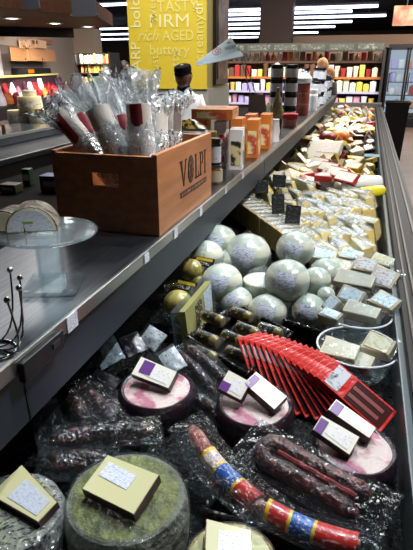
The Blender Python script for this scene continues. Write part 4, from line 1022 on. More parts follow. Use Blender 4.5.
sausage_pack(P(208, 478, .918), P(262, 522, .918), .07, .012, 0, 'clear chorizo pack lying under the red and blue labelled one', m=M_chor, group='chorizo packs in film')
sausage_pack(P(262, 506, .962), P(360, 545, .957), .060, .015, -.008, 'chorizo pack with large red label along the basket front', bands=bands2, group='chorizo packs in film')
# horseshoe sausage
A_, C_ = P(250, 440, .968), P(378, 514, .958); x = C_-A_; L = x.length
t = thing('sausage_pack', 'dark horseshoe sausage in clear film lying in the black basket', 'sausage', axes(A_, x, (0, -.25, 1)))
pts = []
for i in range(25):
    s = i/24
    if s < .42: pts.append(Vector((L*.92-(L*.72)*s/.42, .020-.004*math.sin(s*7), .004)))
    elif s > .58: pts.append(Vector((L*.20+(L*.70)*(s-.58)/.42, -.022-.004*math.sin(s*6), .0)))
    else:
        a = PI/2+PI*(s-.42)/.16; pts.append(Vector((L*.20+.018*math.cos(a), .021*math.sin(a), .002)))
b = B(); tube(b, pts, [.008]+[.0165]*23+[.008], 14); obj('sausage', b, M_dkchor, t, True)
b = B(); tube(b, [Vector((L*(.25+.6*i/10), -.0005+.001*(i % 2), .012)) for i in range(11)], .0055, 8); obj('red_meat', b, mat('red_meat', (150, 40, 44), .4, var=(50, .4, .6), col2=(96, 22, 28)), t, True)
def hf_(sg):
    def f(u, v):
        y = (v-.5)*.105; hump = max(0, 1-(abs(y)/.047)**2)*max(0, min(1, min(u*6, (1-u)*9)))
        return Vector((L*(-.06+1.14*u), y, sg*hump*.020+.005*mnoise.noise((u*7, y*50, 9+sg))+sg*.0006))
    return f
b = B(); grid(b, hf_(1), 44, 18); grid(b, hf_(-1), 20, 8); obj('film_pouch', b, M_film, t, True)
sausage_pack(P(262, 440, .905), P(318, 468, .905), .06, .012, 0, 'pale edged clear sausage pack under the horseshoe sausage', m=M_dkchor)
# black woven basket
M_wick = mat('black_wicker', (13, 13, 14), .35, coat=.3)
def basket(cs, z0, z1, label, name='woven_basket', braid=True):
    """cs: four floor corners (Vectors), tray with braided rim"""
    c = sum(cs, Vector())/4; t = thing(name, label, 'basket', T(c.x, c.y, z0))
    q = [(p-c) for p in cs]; q = [Vector((p.x, p.y, 0)) for p in q]; h = z1-z0
    b = B(); prism(b, [(p.x, p.y) for p in q], .004); obj('basket_floor', b, M_blackm, t)
    for i in range(4):
        a, d = q[i], q[(i+1) % 4]; u = (d-a); Lw = u.length; u.normalize(); n_ = Vector((u.y, -u.x, 0))
        b = B(); nrow = max(3, int(h/.010))
        def wv(s, v):
            k = int(s*999)
            return a+u*(Lw*s)+Vector((0, 0, .004+(h-.004)*v))+n_*(.0022*math.sin(s*Lw/.012*PI)*math.cos(v*nrow*PI))
        grid(b, wv, max(10, int(Lw/.006)), nrow*2); obj('woven_side', b, M_wick, t, True)
    rim = []
    per = []
    for i in range(4):
        a, d = q[i], q[(i+1) % 4]; n2 = max(6, int((d-a).length/.004))
        per += [a.lerp(d, k/n2)+Vector((0, 0, h)) for k in range(n2)]
    for ph in (0, PI):
        pts = [p+Vector((0, 0, .0035*math.sin(k*.9+ph)))+p.normalized()*.0035*math.cos(k*.9+ph) for k, p in enumerate(per)]
        b = B(); tube(b, pts, .0035, 6, True); obj('rim_strand', b, M_wick, t, True)
    return t
r0, r1 = P(392, 474, .93), P(386, 556, .93)
basket([P(203, 506, .945), P(372, 556, .945), P(391, 497, .930), P(256, 450, .930)], DZ, .935, 'black woven basket holding the chorizo packs at the case edge')
basket([P(188, 352, .90), P(246, 390, .90)*1.0, P(290, 348, .90), P(236, 318, .90)], DZ, .945, 'black woven basket of yellow and black packs beside the purple wheels')
basket([P(252, 372, .90), P(318, 400, .90), P(330, 345, .90), P(272, 326, .90)], DZ, .93, 'black woven basket behind the fan of red packets')

# yellow and black packs
M_ysaus = mat('yellow_cheese_stick', (176, 150, 60), .35, coat=.5, var=(20, .4, .6), col2=(130, 104, 40)); M_by = printed('black_yellow_label', (18, 18, 20), (232, 200, 50), 40, 60, 60, thr=.54)
M_bw2 = printed('black_white_label', (22, 22, 24), (222, 222, 220), 70, 90, 70, thr=.54)
for i, (px, py, z) in enumerate(((212, 318, .965), (240, 314, .955), (206, 338, .955), (232, 338, .95), (204, 354, .94), (236, 354, .935), (268, 330, .955), (246, 330, .97))):
    c = P(px, py, z); d = Vector((.9, -.35, 0)).normalized() if i != 6 else Vector((.9, -.3, 0))
    lb = ['yellow pack with black label at the left rear of the yellow group', 'yellow pack with black label at the right rear of the yellow group', 'yellow pack with black label at the left middle of the yellow group', 'yellow pack with black label at the right middle of the yellow group',
          'yellow pack with black label at the left front of the yellow group', 'yellow pack with black label at the right front of the yellow group', 'white and yellow pack with black print behind the red packets', 'yellow pack with black label lying atop its group'][i]
    t = thing('smoked_cheese_pack', lb, 'cheese', axes(c-d*.03, d, (0, -.35, 1)), 'yellow packs with black labels')
    b = B(); lathe(b, [(0, 0), (.012, .002), (.016, .012), (.016, .058), (.012, .068), (0, .07)], 16, RY(PI/2)); obj('cheese', b, M_ysaus, t, True)
    b = B(); grid(b, lambda u, v: Vector((.008+.042*v, math.sin((u-.5)*2.6)*.0168, math.cos((u-.5)*2.6)*.0168)), 10, 2); obj('label', b, M_by if i != 6 else M_bw2, t, True)
    b = B(); grid(b, lambda u, v: Vector((-.008+.088*u, (v-.5)*.042*(1-.2*math.sin(u*PI)), .0185*max(0, 1-(2*v-1)**2)*max(0, min(1, min(u, 1-u)*7))+.001+.003*mnoise.noise((u*5, v*5, i))*.5)), 16, 10); obj('film_pouch', b, M_soft, t, True)
# yellow bagged cheeses under the shelf
M_ybag = mat('yellow_ball', (178, 166, 96), .35, var=(12, .35, .65), col2=(150, 128, 60), coat=.5)
for i, (px, py, r, lb) in enumerate(((192, 270, .040, 'upper bagged yellow cheese under a black header card by the shelf'), (178, 303, .042, 'lower bagged yellow cheese under a black header card by the shelf'))):
    c = P(px, py, 1.0-.03*i)
    t = thing('bagged_cheese', lb, 'cheese', T(c.x, c.y, c.z), 'bagged yellow cheeses by the shelf')
    b = B(); ball(b, r, T(0, 0, 0), (1, 1, .9)); ball(b, r*.7, T(r*.5, -r*.3, -r*.8)); obj('cheese', b, M_ybag, t, True)
    b = B(); lathe(b, [(r*.6, -r*1.9), (r*1.25, -r*1.2), (r*1.22, 0), (r*.9, r*.9), (r*1.0, r*1.25)], 24, wob=.12, cap=False); obj('plastic_bag', b, M_film, t, True)
    q = P((204, 186)[i], (262, 286)[i], c.z+.03)-c
    Mk = axes(q, (.95, -.25, .02), (0, -.8, .55))
    b = B(); box(b, (0, 0, 0), (.07, .030, .003), Mk); hd = obj('header_card', b, M_black, t)
    b = B(); box(b, (0, .008, .002), (.060, .009, .001), Mk); obj('yellow_line', b, mat('card_yellow', (200, 170, 40), .4), hd)
    b = B(); box(b, (.0, -.005, .002), (.05, .010, .001), Mk); obj('white_print', b, printed('card_print', (20, 20, 22), (226, 226, 220), 150, 60, 150, thr=.46), hd)
q0 = P(190, 350, .895); q1 = PY(185, 312, q0.y+.03); q2 = P(213, 312, .93); q3 = PY(211, 281, q2.y+.03)
t = thing('cheese_block', 'tall pale yellow cheese block in film with a black side label by the shelf', 'cheese', T(*q0))
def slab2(name, pts, m, thk, off=0):
    n_ = (pts[1]-pts[0]).cross(pts[2]-pts[0]).normalized()
    if n_.y < 0: n_ = -n_
    pts = [p-q0-n_*off for p in pts]; b = B(); lo = [b.verts.new(p) for p in pts]; hi = [b.verts.new(p+n_*thk) for p in pts]
    b.faces.new(lo[::-1]); b.faces.new(hi)
    for i in range(4): j = (i+1) % 4; b.faces.new((lo[i], lo[j], hi[j], hi[i]))
    return obj(name, b, m, t)
def lerp2(u, v): return q0.lerp(q2, u).lerp(q1.lerp(q3, u), v)
slab2('cheese', [q0, q2, q3, q1], mat('butter_yellow', (172, 160, 92), .4, coat=.4, var=(10, .3, .7), col2=(156, 140, 74)), .02)
slab2('side_label', [lerp2(.34, .2), lerp2(.58, .3), lerp2(.58, .9), lerp2(.34, .85)], M_by, .001, .0012)
slab2('pale_label', [lerp2(.68, .15), lerp2(.97, .2), lerp2(.97, .95), lerp2(.68, .9)], printed('grey_print', (196, 204, 210), (140, 150, 160), 60, 60, 120), .001, .0012)
slab2('wrapper', [lerp2(-.06, -.03), lerp2(1.08, -.0), lerp2(1.06, 1.05), lerp2(-.06, 1.04)], M_soft, .045, .005)

# ------------------------------------------------ white balls
M_ball = mat('white_waxed', (206, 208, 192), .3, coat=.6, bump=(14, .25), var=(5, .3, .7), col2=(190, 192, 174))
balls = [(295, 249, 19, 1.035, 'white ball cheese at the top of the ball pile beside the wedge rows', 1), (287, 281, 23, 1.01, 'largest white ball cheese with blue label in the ball pile', 1),
         (267, 313, 20, .935, 'white ball cheese with blue label low at the pile front', 1), (308, 311, 18.5, .935, 'white ball cheese with grey print near the clear bowls', 1),
         (222, 283, 21, .985, 'white ball cheese with blue square label at the left of the pile', 1), (236, 302, 17, .94, 'white ball cheese half under the one with the square label', 1),
         (219, 242, 18, 1.02, 'upper left white ball cheese tucked below the shelf', 1), (206, 257, 18, 1.0, 'leftmost white ball cheese tucked against the shelf fascia', 0),
         (247, 256, 24, .985, 'broad white ball cheese with blue label behind the largest one', 1), (326, 274, 17, .95, 'white ball cheese right of the largest one without label', 0), (230, 262, 14, .97, 'small white ball cheese between the left and the broad one', 0),
         (262, 285, 19, .96, 'pale ball cheese half with a flat cut top behind the front balls', 2), (326, 295, 9, .97, 'small plain white ball beside the clear bowls', 0), (316, 281, 15, .985, 'white ball overlapping the right flank of the largest one', 0)]
for px, py, rp, z, lb, lab in balls:
    c = P(px, py, z); dep = (camo.matrix_world.inverted() @ c).z*-1; r = rp*dep/F
    t = thing('ball_cheese', lb, 'cheese', T(*c), 'white ball cheeses')
    if lab == 2:
        b = B(); lathe(b, [(0, -r*.8), (r*.6, -r*.7), (r*.95, -r*.2), (r, r*.3), (r*.97, r*.32), (0, r*.33)], 28); obj('rind', b, M_ball, t, True)
        b = B(); lathe(b, [(r*.95, r*.335), (0, r*.34)], 28, cap=False); obj('cut_face', b, M_ivory, t)
    else:
        b = B(); lathe(b, [(r*math.cos(a)*(1 if a > 0 else .98), r*math.sin(a)*.94) for a in [-PI/2+PI*k/18 for k in range(19)]], 32, wob=.02, cap=False); obj('rind', b, M_ball, t, True)
    if lab == 1:
        to = (Vector((0, 0, H))-c).normalized(); Mk = axes(Vector(), Vector((.95, -.1, -.25)), to+Vector((random.uniform(-.1, .45), 0, -.15)))
        b = B(); grid(b, lambda u, v: Mk @ (Vector((math.sin((u-.5)*.95), math.sin((v-.5)*.75), math.cos((u-.5)*.95)*math.cos((v-.5)*.75))).normalized()*r*1.012), 8, 6); obj('label', b, printed('ball_label', (206, 214, 228), (64, 78, 124), 70, 110, 190, thr=.5), t, True)
    b = B(); lathe(b, [(r*.12, r*1.08), (r*.16, r*.98), (r*.7, r*.74), (r*1.03, r*.1), (r*1.0, -r*.4)], 26, wob=.05, cap=False); obj('plastic_wrap', b, M_soft, t, True)

# ------------------------------------------------ fan of red packets
M_redp = mat('packet_red', (198, 36, 28), .32, coat=.5, bump=(30, .25)); M_pback = mat('packet_back', (40, 12, 14), .5)
def redpack(M, label):
    t = thing('red_packet', label, 'packet', M, 'red packets standing in a fan')
    L_, W_ = .17, .062
    b = B(); box(b, (L_/2, 0, 0), (L_, W_, .006), bev=.0015); obj('pouch', b, M_redp, t)
    b = B(); box(b, (L_*.22, 0, .0034), (.034, W_*.86, .001)); obj('silver_label', b, printed('silver_print', (196, 200, 206), (40, 40, 50), 60, 60, 60, thr=.5), t)
    b = B(); box(b, (L_*.69, 0, .0034), (.092, W_*.86, .001)); w_ = obj('window', b, mat('window_shaded', (58, 16, 16), .25, coat=.6), t)  # real window, made wide and dark to carry the next packet's shade
    for yy in (-.012, .008): b = B(); box(b, (L_*.66, yy, .0042), (.076, .009, .0012), bev=.0005); obj('meat_stick', b, mat('meat_stick', (120, 54, 46), .4), w_)
    b = B(); box(b, (L_*.53, 0, -.0034), (L_*.93, W_*.94, .0008)); obj('back_film', b, M_pback, t)
    return t
nP = 14
fn = Vector((.12, -.62, .72)).normalized(); f0_ = P(254, 338, .985)
def onfan(px, py, off):
    d = ray(px, py); o = Vector((0, 0, H)); q = f0_+fn*off; return o+d*(fn.dot(q-o)/fn.dot(d))
for i in range(nP):
    s = i/(nP-1); e = s**1.5; off = .0065*i
    A_ = onfan(249+75*s, 335+32*e, off); E_ = onfan(277+113*s**1.25, 412+12*s, off)
    M = axes(A_, E_-A_, fn) @ RX(random.uniform(-.04, .04)-.10)
    lb = 'frontmost red packet with silver label lying open to view in the fan' if i == nP-1 else f'red packet, {ORD[i]} from the shelf side in the standing fan'
    redpack(M, lb)

# ------------------------------------------------ clear bowls with wedges
M_bowl = film('clear_bowl', gl=.12, white=.03, scale=6, bump=.1, rough=.06)
def bowl(xl, xr, py, z, label, h=.06):
    a, c = P(xl, py, z), P(xr, py, z); m = (a+c)/2; r = (c-a).length/2
    t = thing('clear_bowl', label, 'bowl', T(m.x, m.y, DZ), 'clear bowls of wrapped cheese')
    h = z-DZ
    b = B(); lathe(b, [(0, .002), (r*.72, .002), (r*.8, h*.2), (r*.97, h*.95), (r, h), (r*.95, h*.95), (r*.78, h*.22), (0, .005)], 44); obj('bowl_wall', b, M_bowl, t, True)
    b = B(); tube(b, [(r*math.cos(2*PI*i/40), r*math.sin(2*PI*i/40), h) for i in range(40)], .0028, 8, True); obj('rim', b, mat('rim_highlight', (226, 232, 236), .15, 0, coat=.8), t, True)  # clear rim coloured near white in place of its highlight
    return m, r
M_sand = mat('sand_cheese', (208, 196, 164), .45, coat=.4, var=(8, .3, .7), col2=(190, 174, 136)); M_taup = mat('taupe_cheese', (176, 168, 146), .45, coat=.4)
M_yl = printed('yellow_label', (232, 228, 200), (220, 180, 40), 50, 70, 50, thr=.5); M_bl = printed('sky_label', (220, 230, 236), (110, 160, 190), 50, 90, 50, thr=.52); M_ol = printed('orange_label', (228, 226, 226), (206, 92, 56), 45, 50, 45, thr=.5)
def block(px, py, z, w, d, h, rz, tilt, m, lab, label, cat='cheese', group=None, ls=(.8, .7), roll=0, wrap=M_soft):
    c = P(px, py, z)
    t = thing('wrapped_block', label, cat, T(*c) @ RZ(rz) @ RX(tilt) @ RY(roll), group)
    b = B(); prism(b, [(-w/2, -d/2), (w/2, -d/2*.8), (w/2, d/2*.8), (-w/2, d/2)], h, z0=-h/2); bmesh.ops.bevel(b, geom=b.edges[:], offset=.002, segments=1, affect='EDGES'); obj('cheese', b, m, t)
    if lab: b = B(); box(b, (0, 0, h/2+.0012), (w*ls[0], d*ls[1], .001)); obj('label', b, lab, t)
    b = B(); grid(b, lambda u, v: Vector(((u-.5)*w*1.28, (v-.5)*d*1.2, (h/2+.003)*(1 if .12 < u < .88 and .1 < v < .9 else .35)+.003*mnoise.noise((u*6, v*6, px)))), 12, 10); obj('wrapper', b, wrap, t, True)
    return t
bowl(318, 397, 346, .955, 'near clear bowl of wrapped blocks at the case edge')
bowl(322, 391, 312, .960, 'far clear bowl of wrapped blocks behind the near bowl')
g = 'wrapped blocks in the clear bowls'
block(340, 352, .962, .085, .06, .03, -.25, .35, M_sand, None, 'sand coloured wedge at the left in the near bowl', group=g)
block(357, 362, .948, .075, .05, .03, -.35, .4, M_sand, None, 'sand coloured wedge at the front of the near bowl', group=g)
block(379, 347, .972, .070, .055, .03, -.45, .5, M_sand, M_yl, 'block with yellow and white label in the near bowl', group=g)
block(331, 318, .965, .06, .04, .035, -.5, .3, M_taup, M_bl, 'small block with sky blue label at the left of the far bowl', group=g)
block(362, 313, .972, .095, .05, .034, -.35, .4, M_taup, None, 'large plain taupe block in the far bowl', group=g)
block(352, 297, .985, .075, .055, .025, -.5, .7, M_taup, M_bl, 'block with sky blue label standing at the rear of the far bowl', group=g)
block(333, 305, .985, .05, .05, .02, -.9, .8, M_taup, M_bl, 'upright sky blue labelled block behind the small one', group=g)
block(386, 303, .985, .08, .055, .025, -.75, .5, M_sand, M_bl, 'tilted blue white wrapped block at the right of the far bowl', group=g)
# flat packs behind the bowls
g = 'flat packs behind the bowls'
for px, py, z, w, d, h, rz, ti, m, lab, lb in ((355, 281, .975, .12, .06, .03, -.3, .5, M_taup, None, 'long plain taupe block behind the far bowl'),
      (384, 279, .985, .085, .075, .02, -.6, .7, M_sand, M_ol, 'pack with orange red picture label at the case edge'), (366, 266, .985, .08, .06, .02, -.4, .6, M_sand, M_ol, 'pack with orange label behind the long taupe block'),
      (340, 267, .975, .08, .06, .025, -.3, .5, M_sand, M_yl, 'pack with yellow edge label behind the long taupe block'), (384, 262, .975, .09, .05, .02, -.6, .6, M_ivory, M_yl, 'pack with pale yellow label at the case edge behind the orange one'),
      (325, 256, .97, .08, .05, .025, -.2, .5, M_ivory, M_bl, 'pale pack at the left behind the white balls'), (352, 256, .965, .08, .05, .025, -.4, .5, M_ivory, M_bl, 'pale pack with blue label at the foot of the wedge rows'), (322, 290, .955, .06, .05, .03, -.4, .4, M_sand, M_bl, 'small wrapped block between white balls and far bowl')):
    block(px, py, z, w, d, h, rz, ti, m, lab, lb, group=g)

# ------------------------------------------------ rows of wrapped slices
M_sl = [mat('slice_cream', (232, 220, 170), .4, coat=.4, var=(6, .3, .7), col2=(220, 200, 140)), mat('slice_butter', (226, 204, 130), .4, coat=.4), mat('slice_pale', (236, 230, 204), .4, coat=.4)]
M_rnd = [mat('slice_rind_tan', (222, 200, 140), .5), mat('slice_rind_yellow', (238, 212, 130), .5), mat('slice_rind_pale', (228, 218, 184), .5)]
SLL = [printed('slice_label', (236, 232, 214), (150, 156, 186), 70, 70, 70, thr=.60), printed('slice_label_orange', (232, 226, 220), (214, 140, 90), 50, 50, 50, thr=.56), printed('slice_label_lilac', (222, 222, 236), (150, 150, 196), 60, 60, 60, thr=.60)]
def slice_proto(k):
    t = thing('cheese_slice', 'x', 'cheese', T(0, 0, -50))
    b = B(); prism(b, [(-.014, -.055), (.014, -.055), (.006, .055), (-.006, .055)], .085, T(0, 0, 0)); obj('cheese', b, M_sl[k], t)
    b = B(); box(b, (0, -.0565, .0425), (.028, .003, .085)); obj('rind', b, M_rnd[k], t)
    b = B(); prism(b, [(-.012, -.05), (.012, -.05), (.006, .03), (-.006, .03)], .0012, T(0, 0, .0852)); obj('label', b, SLL[k], t)
    b = B(); grid(b, lambda u, v: Vector(((.0175-.006*v)*math.cos(2*PI*u)*(1.1), -.060+.122*v, .045+.052*max(-.86, min(.95, math.sin(2*PI*u)*1.25))+.004*mnoise.noise((u*7, v*5, k)))), 18, 8, True); obj('wrapper', b, film('slice_film', gl=.24, white=.15, scale=50, bump=1.0, rough=.15), t, True)
    return t
protos = [slice_proto(k) for k in range(3)]; used = [False]*3
def put_slice(k, M, label, group):
    if not used[k]:
        used[k] = True; r = protos[k]; r.matrix_world = M; r['label'] = label; r['group'] = group
    else: dup(protos[k], M, label, group)
random.seed(5)
rows = [((312, 266), (388, 270), 10, .885, 'front', 0), ((296, 251), (388, 251), 12, .90, 'second', 1), ((288, 239), (386, 236), 12, .91, 'third', 0), ((296, 228), (385, 224), 11, .915, 'fourth', 0), ((304, 219), (383, 215), 10, .92, 'fifth', 0), ((314, 211), (382, 207), 8, .92, 'sixth', 0)]
for (a, c, n, z, nm, kk) in rows:
    A_, C_ = P(*a, z), P(*c, z)
    if C_.x > .09: C_.x = .09
    for i in range(n):
        p = A_.lerp(C_, (i+.3)/n)
        k = random.choice((0, 0, 1, 2, 2))
        M = T(p.x, p.y, z) @ RZ(.62+random.uniform(-.38, .34)) @ RY(-.38+random.uniform(-.24, .22)) @ RX(random.uniform(-.14, .12)) @ Matrix.Diagonal((1.35, 1.1, 1.22 if nm == 'front' else 1.08, 1))
        put_slice(k, M, f'wrapped cream slice, {ORD[i]} from the left in the {nm} row of standing slices', 'standing wrapped slices')
# long bar of yellow slices
A_, C_ = P(238, 212, .90), P(298, 258, .90)
for i in range(13):
    p = A_.lerp(C_, i/12); d = (C_-A_).normalized(); an = math.atan2(d.y, d.x)
    put_slice(1, T(p.x, p.y, .90) @ RZ(an+random.uniform(-.05, .05)) @ Matrix.Diagonal(((C_-A_).length/12/.0275, 1, 1.12, 1)), f'yellow labelled slice, {ORD[i]} from the shelf in the long yellow row', 'long row of yellow slices')
# scattered slices behind the bar
n = 0
for ry in range(4):
    for cx_ in range(5):
        p = P(252+cx_*13+ry*4, 197+cx_*7.5-ry*8.5, .93)
        M = T(p.x+random.uniform(-.02, .02), p.y, .935) @ RZ(random.uniform(.2, 1.2)) @ RX(random.uniform(-.3, .2)) @ RY(random.uniform(-.9, -.2))
        put_slice(random.choice((0, 1, 2, 2)), M, f'loose pale slice, {ORD[cx_]} from the shelf in the {ORD[ry]} line behind the long yellow row', 'loose slices behind the yellow row')
# black price signs
M_sign = printed('chalk_sign', (20, 22, 26), (190, 194, 196), 60, 160, 190, thr=.60)
for px, py, z, w, h, rz, lb in ((262, 187, 1.06, .062, .062, .25, 'black price sign standing farthest back by the shelf'), (279, 181, 1.06, .07, .062, -.1, 'black price sign highest among the loose slices'),
      (278, 204, 1.05, .058, .085, .55, 'tall narrow black price sign turned aside over the yellow row'), (293, 215, 1.04, .062, .080, -.05, 'black price sign at the right end of the yellow row')):
    c = P(px, py, z)
    t = thing('price_sign', lb, 'price sign', T(*c) @ RZ(rz) @ RX(-.2), 'black price signs')
    b = B(); box(b, (0, 0, 0), (w, .003, h), bev=.0012); obj('sign_board', b, M_black, t)
    b = B(); box(b, (0, -.0022, 0), (w*.92, .001, h*.92)); obj('printed_face', b, M_sign, t)
    b = B(); box(b, (0, .002, -h/2-.035), (.004, .002, .09)); obj('stake', b, M_black, t)

# ------------------------------------------------ middle special items
def roll(px0, py0, px1, py1, r, z, m, label, cap=M_white):
    A_, C_ = P(px0, py0, z), P(px1, py1, z); x = C_-A_; L = x.length
    t = thing('cheese_log', label, 'cheese', axes(A_, x, (0, 0, 1)))
    b = B(); lathe(b, [(0, 0), (r*.8, .002), (r, .012), (r, L-.012), (r*.8, L-.002), (0, L)], 20, RY(PI/2)); obj('log', b, m, t, True)
    b = B(); lathe(b, [(r*1.02, L*.2), (r*1.02, L*.34)], 20, RY(PI/2), cap=False); obj('band', b, cap, t, True)
roll(342, 183, 381, 183, .042, 1.0, mat('white_log', (226, 230, 234), .35, coat=.5), 'thick white cheese log lying across the case', M_bl)
roll(360, 194, 383, 191, .034, .985, mat('yellow_log', (222, 204, 40), .35, coat=.4), 'short bright yellow log before the white log', mat('lemon_band', (236, 222, 90), .4))
M_rs = mat('red_stripe_pack', (168, 40, 44), .4)
for i in range(4):
    c = P(320+i*9, 163+i*5, 1.03)
    t = thing('red_pack', f'white labelled pack with dark red edges, {ORD[i]} from the shelf behind the white log', 'cheese', T(*c) @ RZ(-.75) @ RX(.8), 'white packs with red edges')
    b = B(); box(b, (0, 0, .004), (.15, .07, .020), bev=.004); obj('pack_body', b, M_rs, t)
    b = B(); box(b, (0, 0, .0145), (.138, .052, .002)); obj('label', b, M_ivory, t)
t = thing('teal_tub', 'teal tub against the case rail beyond the yellow packs', 'tub', T(.085, 3.95, .95))
b = B(); box(b, (0, 0, 0), (.10, .12, .08), bev=.008); obj('tub_body', b, mat('teal', (60, 110, 124), .35, coat=.4), t); b = B(); box(b, (0, 0, .043), (.106, .126, .008), bev=.003); obj('lid', b, mat('teal_lid', (110, 150, 160), .35), t)
c = P(324, 152, 1.02)
t = thing('white_pack', 'broad white pack leaning in the middle of the far pile', 'cheese', T(*c) @ RZ(-.25) @ RX(.7))
b = B(); box(b, (0, 0, 0), (.24, .20, .04), bev=.01); obj('pack_body', b, M_ivory, t); b = B(); box(b, (.02, .02, .021), (.14, .08, .002)); obj('label', b, SLL[1], t)
for px, py, r, m, lb in ((340, 137, .085, mat('orange_wax', (226, 120, 44), .35, coat=.4), 'orange waxed ball cheese in the far pile'), (327, 138, .07, mat('dark_red_wax', (110, 30, 34), .35, coat=.4), 'dark red waxed ball cheese beside the orange one')):
    c = P(px, py, 1.02)
    t = thing('waxed_cheese', lb, 'cheese', T(*c))
    b = B(); lathe(b, [(r*math.cos(a), r*math.sin(a)*.85) for a in [-PI/2+PI*k/16 for k in range(17)]], 28, cap=False); obj('wax', b, m, t, True)
    b = B(); lathe(b, [(r*.5, r*.74), (r*.2, r*.855), (0, r*.86)], 20, cap=False); obj('top_label', b, M_white, t, True)

# ------------------------------------------------ far pile
FK = [('yellow', mat('far_yellow', (222, 190, 70), .4, coat=.4)), ('cream', M_sl[2]), ('white', M_ivory), ('orange', mat('far_orange', (214, 140, 62), .4, coat=.4)), ('pale yellow', M_sl[0]), ('tan', mat('far_tan', (176, 136, 84), .5)), ('dark', mat('far_dark', (60, 40, 38), .5)), ('red', mat('far_red', (164, 44, 40), .4, coat=.4))]
FW = (0, 0, 0, 1, 1, 2, 2, 4, 4, 3, 3, 5, 5, 6, 6, 7)
random.seed(21)
def far_proto(shape, ci):
    nm, m = FK[ci]
    t = thing('cheese_piece', 'x', 'cheese', T(0, 0, -50))
    if shape == 0:
        b = B(); prism(b, [(-.07, -.03), (.07, -.05), (.07, .05), (-.07, .03)], .055, z0=-.02); bmesh.ops.bevel(b, geom=b.edges[:], offset=.004, segments=1, affect='EDGES'); obj('cheese', b, m, t)
        b = B(); box(b, (.01, 0, .0362), (.09, .05, .002)); obj('label', b, SLL[ci % 3], t)
    elif shape == 1:
        b = B(); prism(b, [(-.055, -.02), (.075, -.02), (.0, .075)], .05, T(0, .025, 0) @ RX(PI/2)); bmesh.ops.bevel(b, geom=b.edges[:], offset=.003, segments=1, affect='EDGES'); obj('cheese', b, m, t)
        b = B(); box(b, (.01, -.0262, .015), (.05, .002, .03)); obj('label', b, SLL[(ci+1) % 3], t)
    else:
        b = B(); lathe(b, [(0, -.025), (.055, -.025), (.065, -.01), (.065, .02), (.055, .035), (0, .035)], 20); obj('cheese', b, m, t, True)
        b = B(); lathe(b, [(.045, .0355), (0, .036)], 20, cap=False); obj('label', b, SLL[ci % 3], t)
    return t
FP = {}
Y = 2.98; row = 0
while Y < 8.85:
    n = 7
    for i in range(n):
        x = .062-(.080+.010*(row % 2))*i+random.uniform(-.02, .02)
        ci = random.choice(FW); sp_ = random.choice((0, 0, 1, 1, 2))
        if Y < 3.9: ci = random.choice((0, 0, 1, 2, 4, 4, 7 if x < -.1 else 0))
        z = DZ+.05+random.uniform(0, .05)+.025*math.sin(PI*min(1, (.13-x)/.6))
        M = T(x, Y+random.uniform(-.05, .05), z) @ RZ(random.uniform(-.9, .9)) @ RX(random.uniform(.0, .6)) @ RY(random.uniform(-.35, .35)) @ Matrix.Scale(random.uniform(.62, .95), 4)
        lb = f'{FK[ci][0]} cheese piece, {ORD[i]} from the rail in row {row+1} beyond the standing slices'
        lb = f'{FK[ci][0]} cheese piece, {ORD[i]} from the rail in the {ORD[row]} row beyond the slices'
        key = (sp_, ci)
        if key not in FP:
            FP[key] = far_proto(sp_, ci); r_ = FP[key]; r_.matrix_world = M; r_['label'] = lb; r_['group'] = 'cheese pieces heaped in the far case'
        else: dup(FP[key], M, lb, 'cheese pieces heaped in the far case')
    Y += .150+.025*row*.5; row += 1
for i in range(len(protos)):
    if not used[i]: pass

# ------------------------------------------------ dark salamis and packets below the shelf edge
M_dsal = mat('dark_salami', (30, 16, 18), .35, var=(50, .5, .68), col2=(90, 52, 46), coat=.6, bump=(60, .8))
M_dfilm = film('dark_side_film', gl=.09, white=.006, scale=40, bump=1.2, rough=.06)
g = 'dark salamis below the shelf'
for a, c, z, r, lb in (((66, 392), (84, 424), .99, .017, 'dark string tied salami nearest the fascia, standing on end'), ((80, 388), (112, 424), .985, .017, 'dark string tied salami right of the one nearest the fascia'),
      ((48, 462), (108, 462), .96, .020, 'dark salami in film lying behind the picture corner wheel'), ((50, 440), (152, 430), .985, .016, 'long dark salami in smooth film pointing at the nearest purple wheel'),
      ((186, 347), (228, 384), .965, .014, 'brown salami stick right of the single wedge wheel'), ((176, 352), (214, 392), .955, .014, 'brown salami stick tucked against the single wedge wheel'),
      ((100, 436), (150, 446), .935, .018, 'dark salami under the long smooth film pack'), ((196, 396), (224, 420), .93, .013, 'short brown salami between the two nearest purple wheels')):
    sausage_pack(P(*a, z), P(*c, z-.015), r*4.2, r, .004, lb, m=M_dsal, group=g, filmm=M_dfilm, film_ext=.02)
# grey and black printed packets by the shelf
M_gp = printed('grey_packet', (150, 160, 166), (60, 70, 80), 60, 90, 60, thr=.52); M_bp = printed('black_packet', (20, 22, 26), (110, 116, 126), 40, 70, 50, thr=.6)
def packet(px, py, z, w, d, nrm, xd, m, label, name='printed_packet'):
    c = P(px, py, z); t = thing(name, label, 'packet', axes(c, xd, nrm))
    b = B(); grid(b, lambda u, v: Vector(((u-.5)*w, (v-.5)*d, .004+.006*math.sin(PI*u)*math.sin(PI*v)+.003*mnoise.noise((u*3, v*3, px)))), 14, 10); grid(b, lambda u, v: Vector(((u-.5)*w, (v-.5)*d, .0)), 14, 10); obj('pouch', b, m, t, True)
    b = B(); box(b, (-w*.44, 0, .006), (w*.08, d*.96, .002)); obj('seal_strip', b, M_steel, t)
packet(152, 338, .985, .06, .05, (.3, -.7, .7), (.9, -.3, -.2), M_gp, 'pale grey printed packet above the nearest purple wheel')
packet(133, 345, .985, .06, .05, (.5, -.6, .6), (.6, -.5, -.3), M_bp, 'black printed packet left of the pale grey packet')
packet(108, 352, .98, .09, .06, (.1, -.6, .7), (.6, -.6, -.2), mat('silver_foil', (150, 170, 180), .25, .4, bump=(40, .5)), 'silvery foil packet hanging out below the shelf fascia')
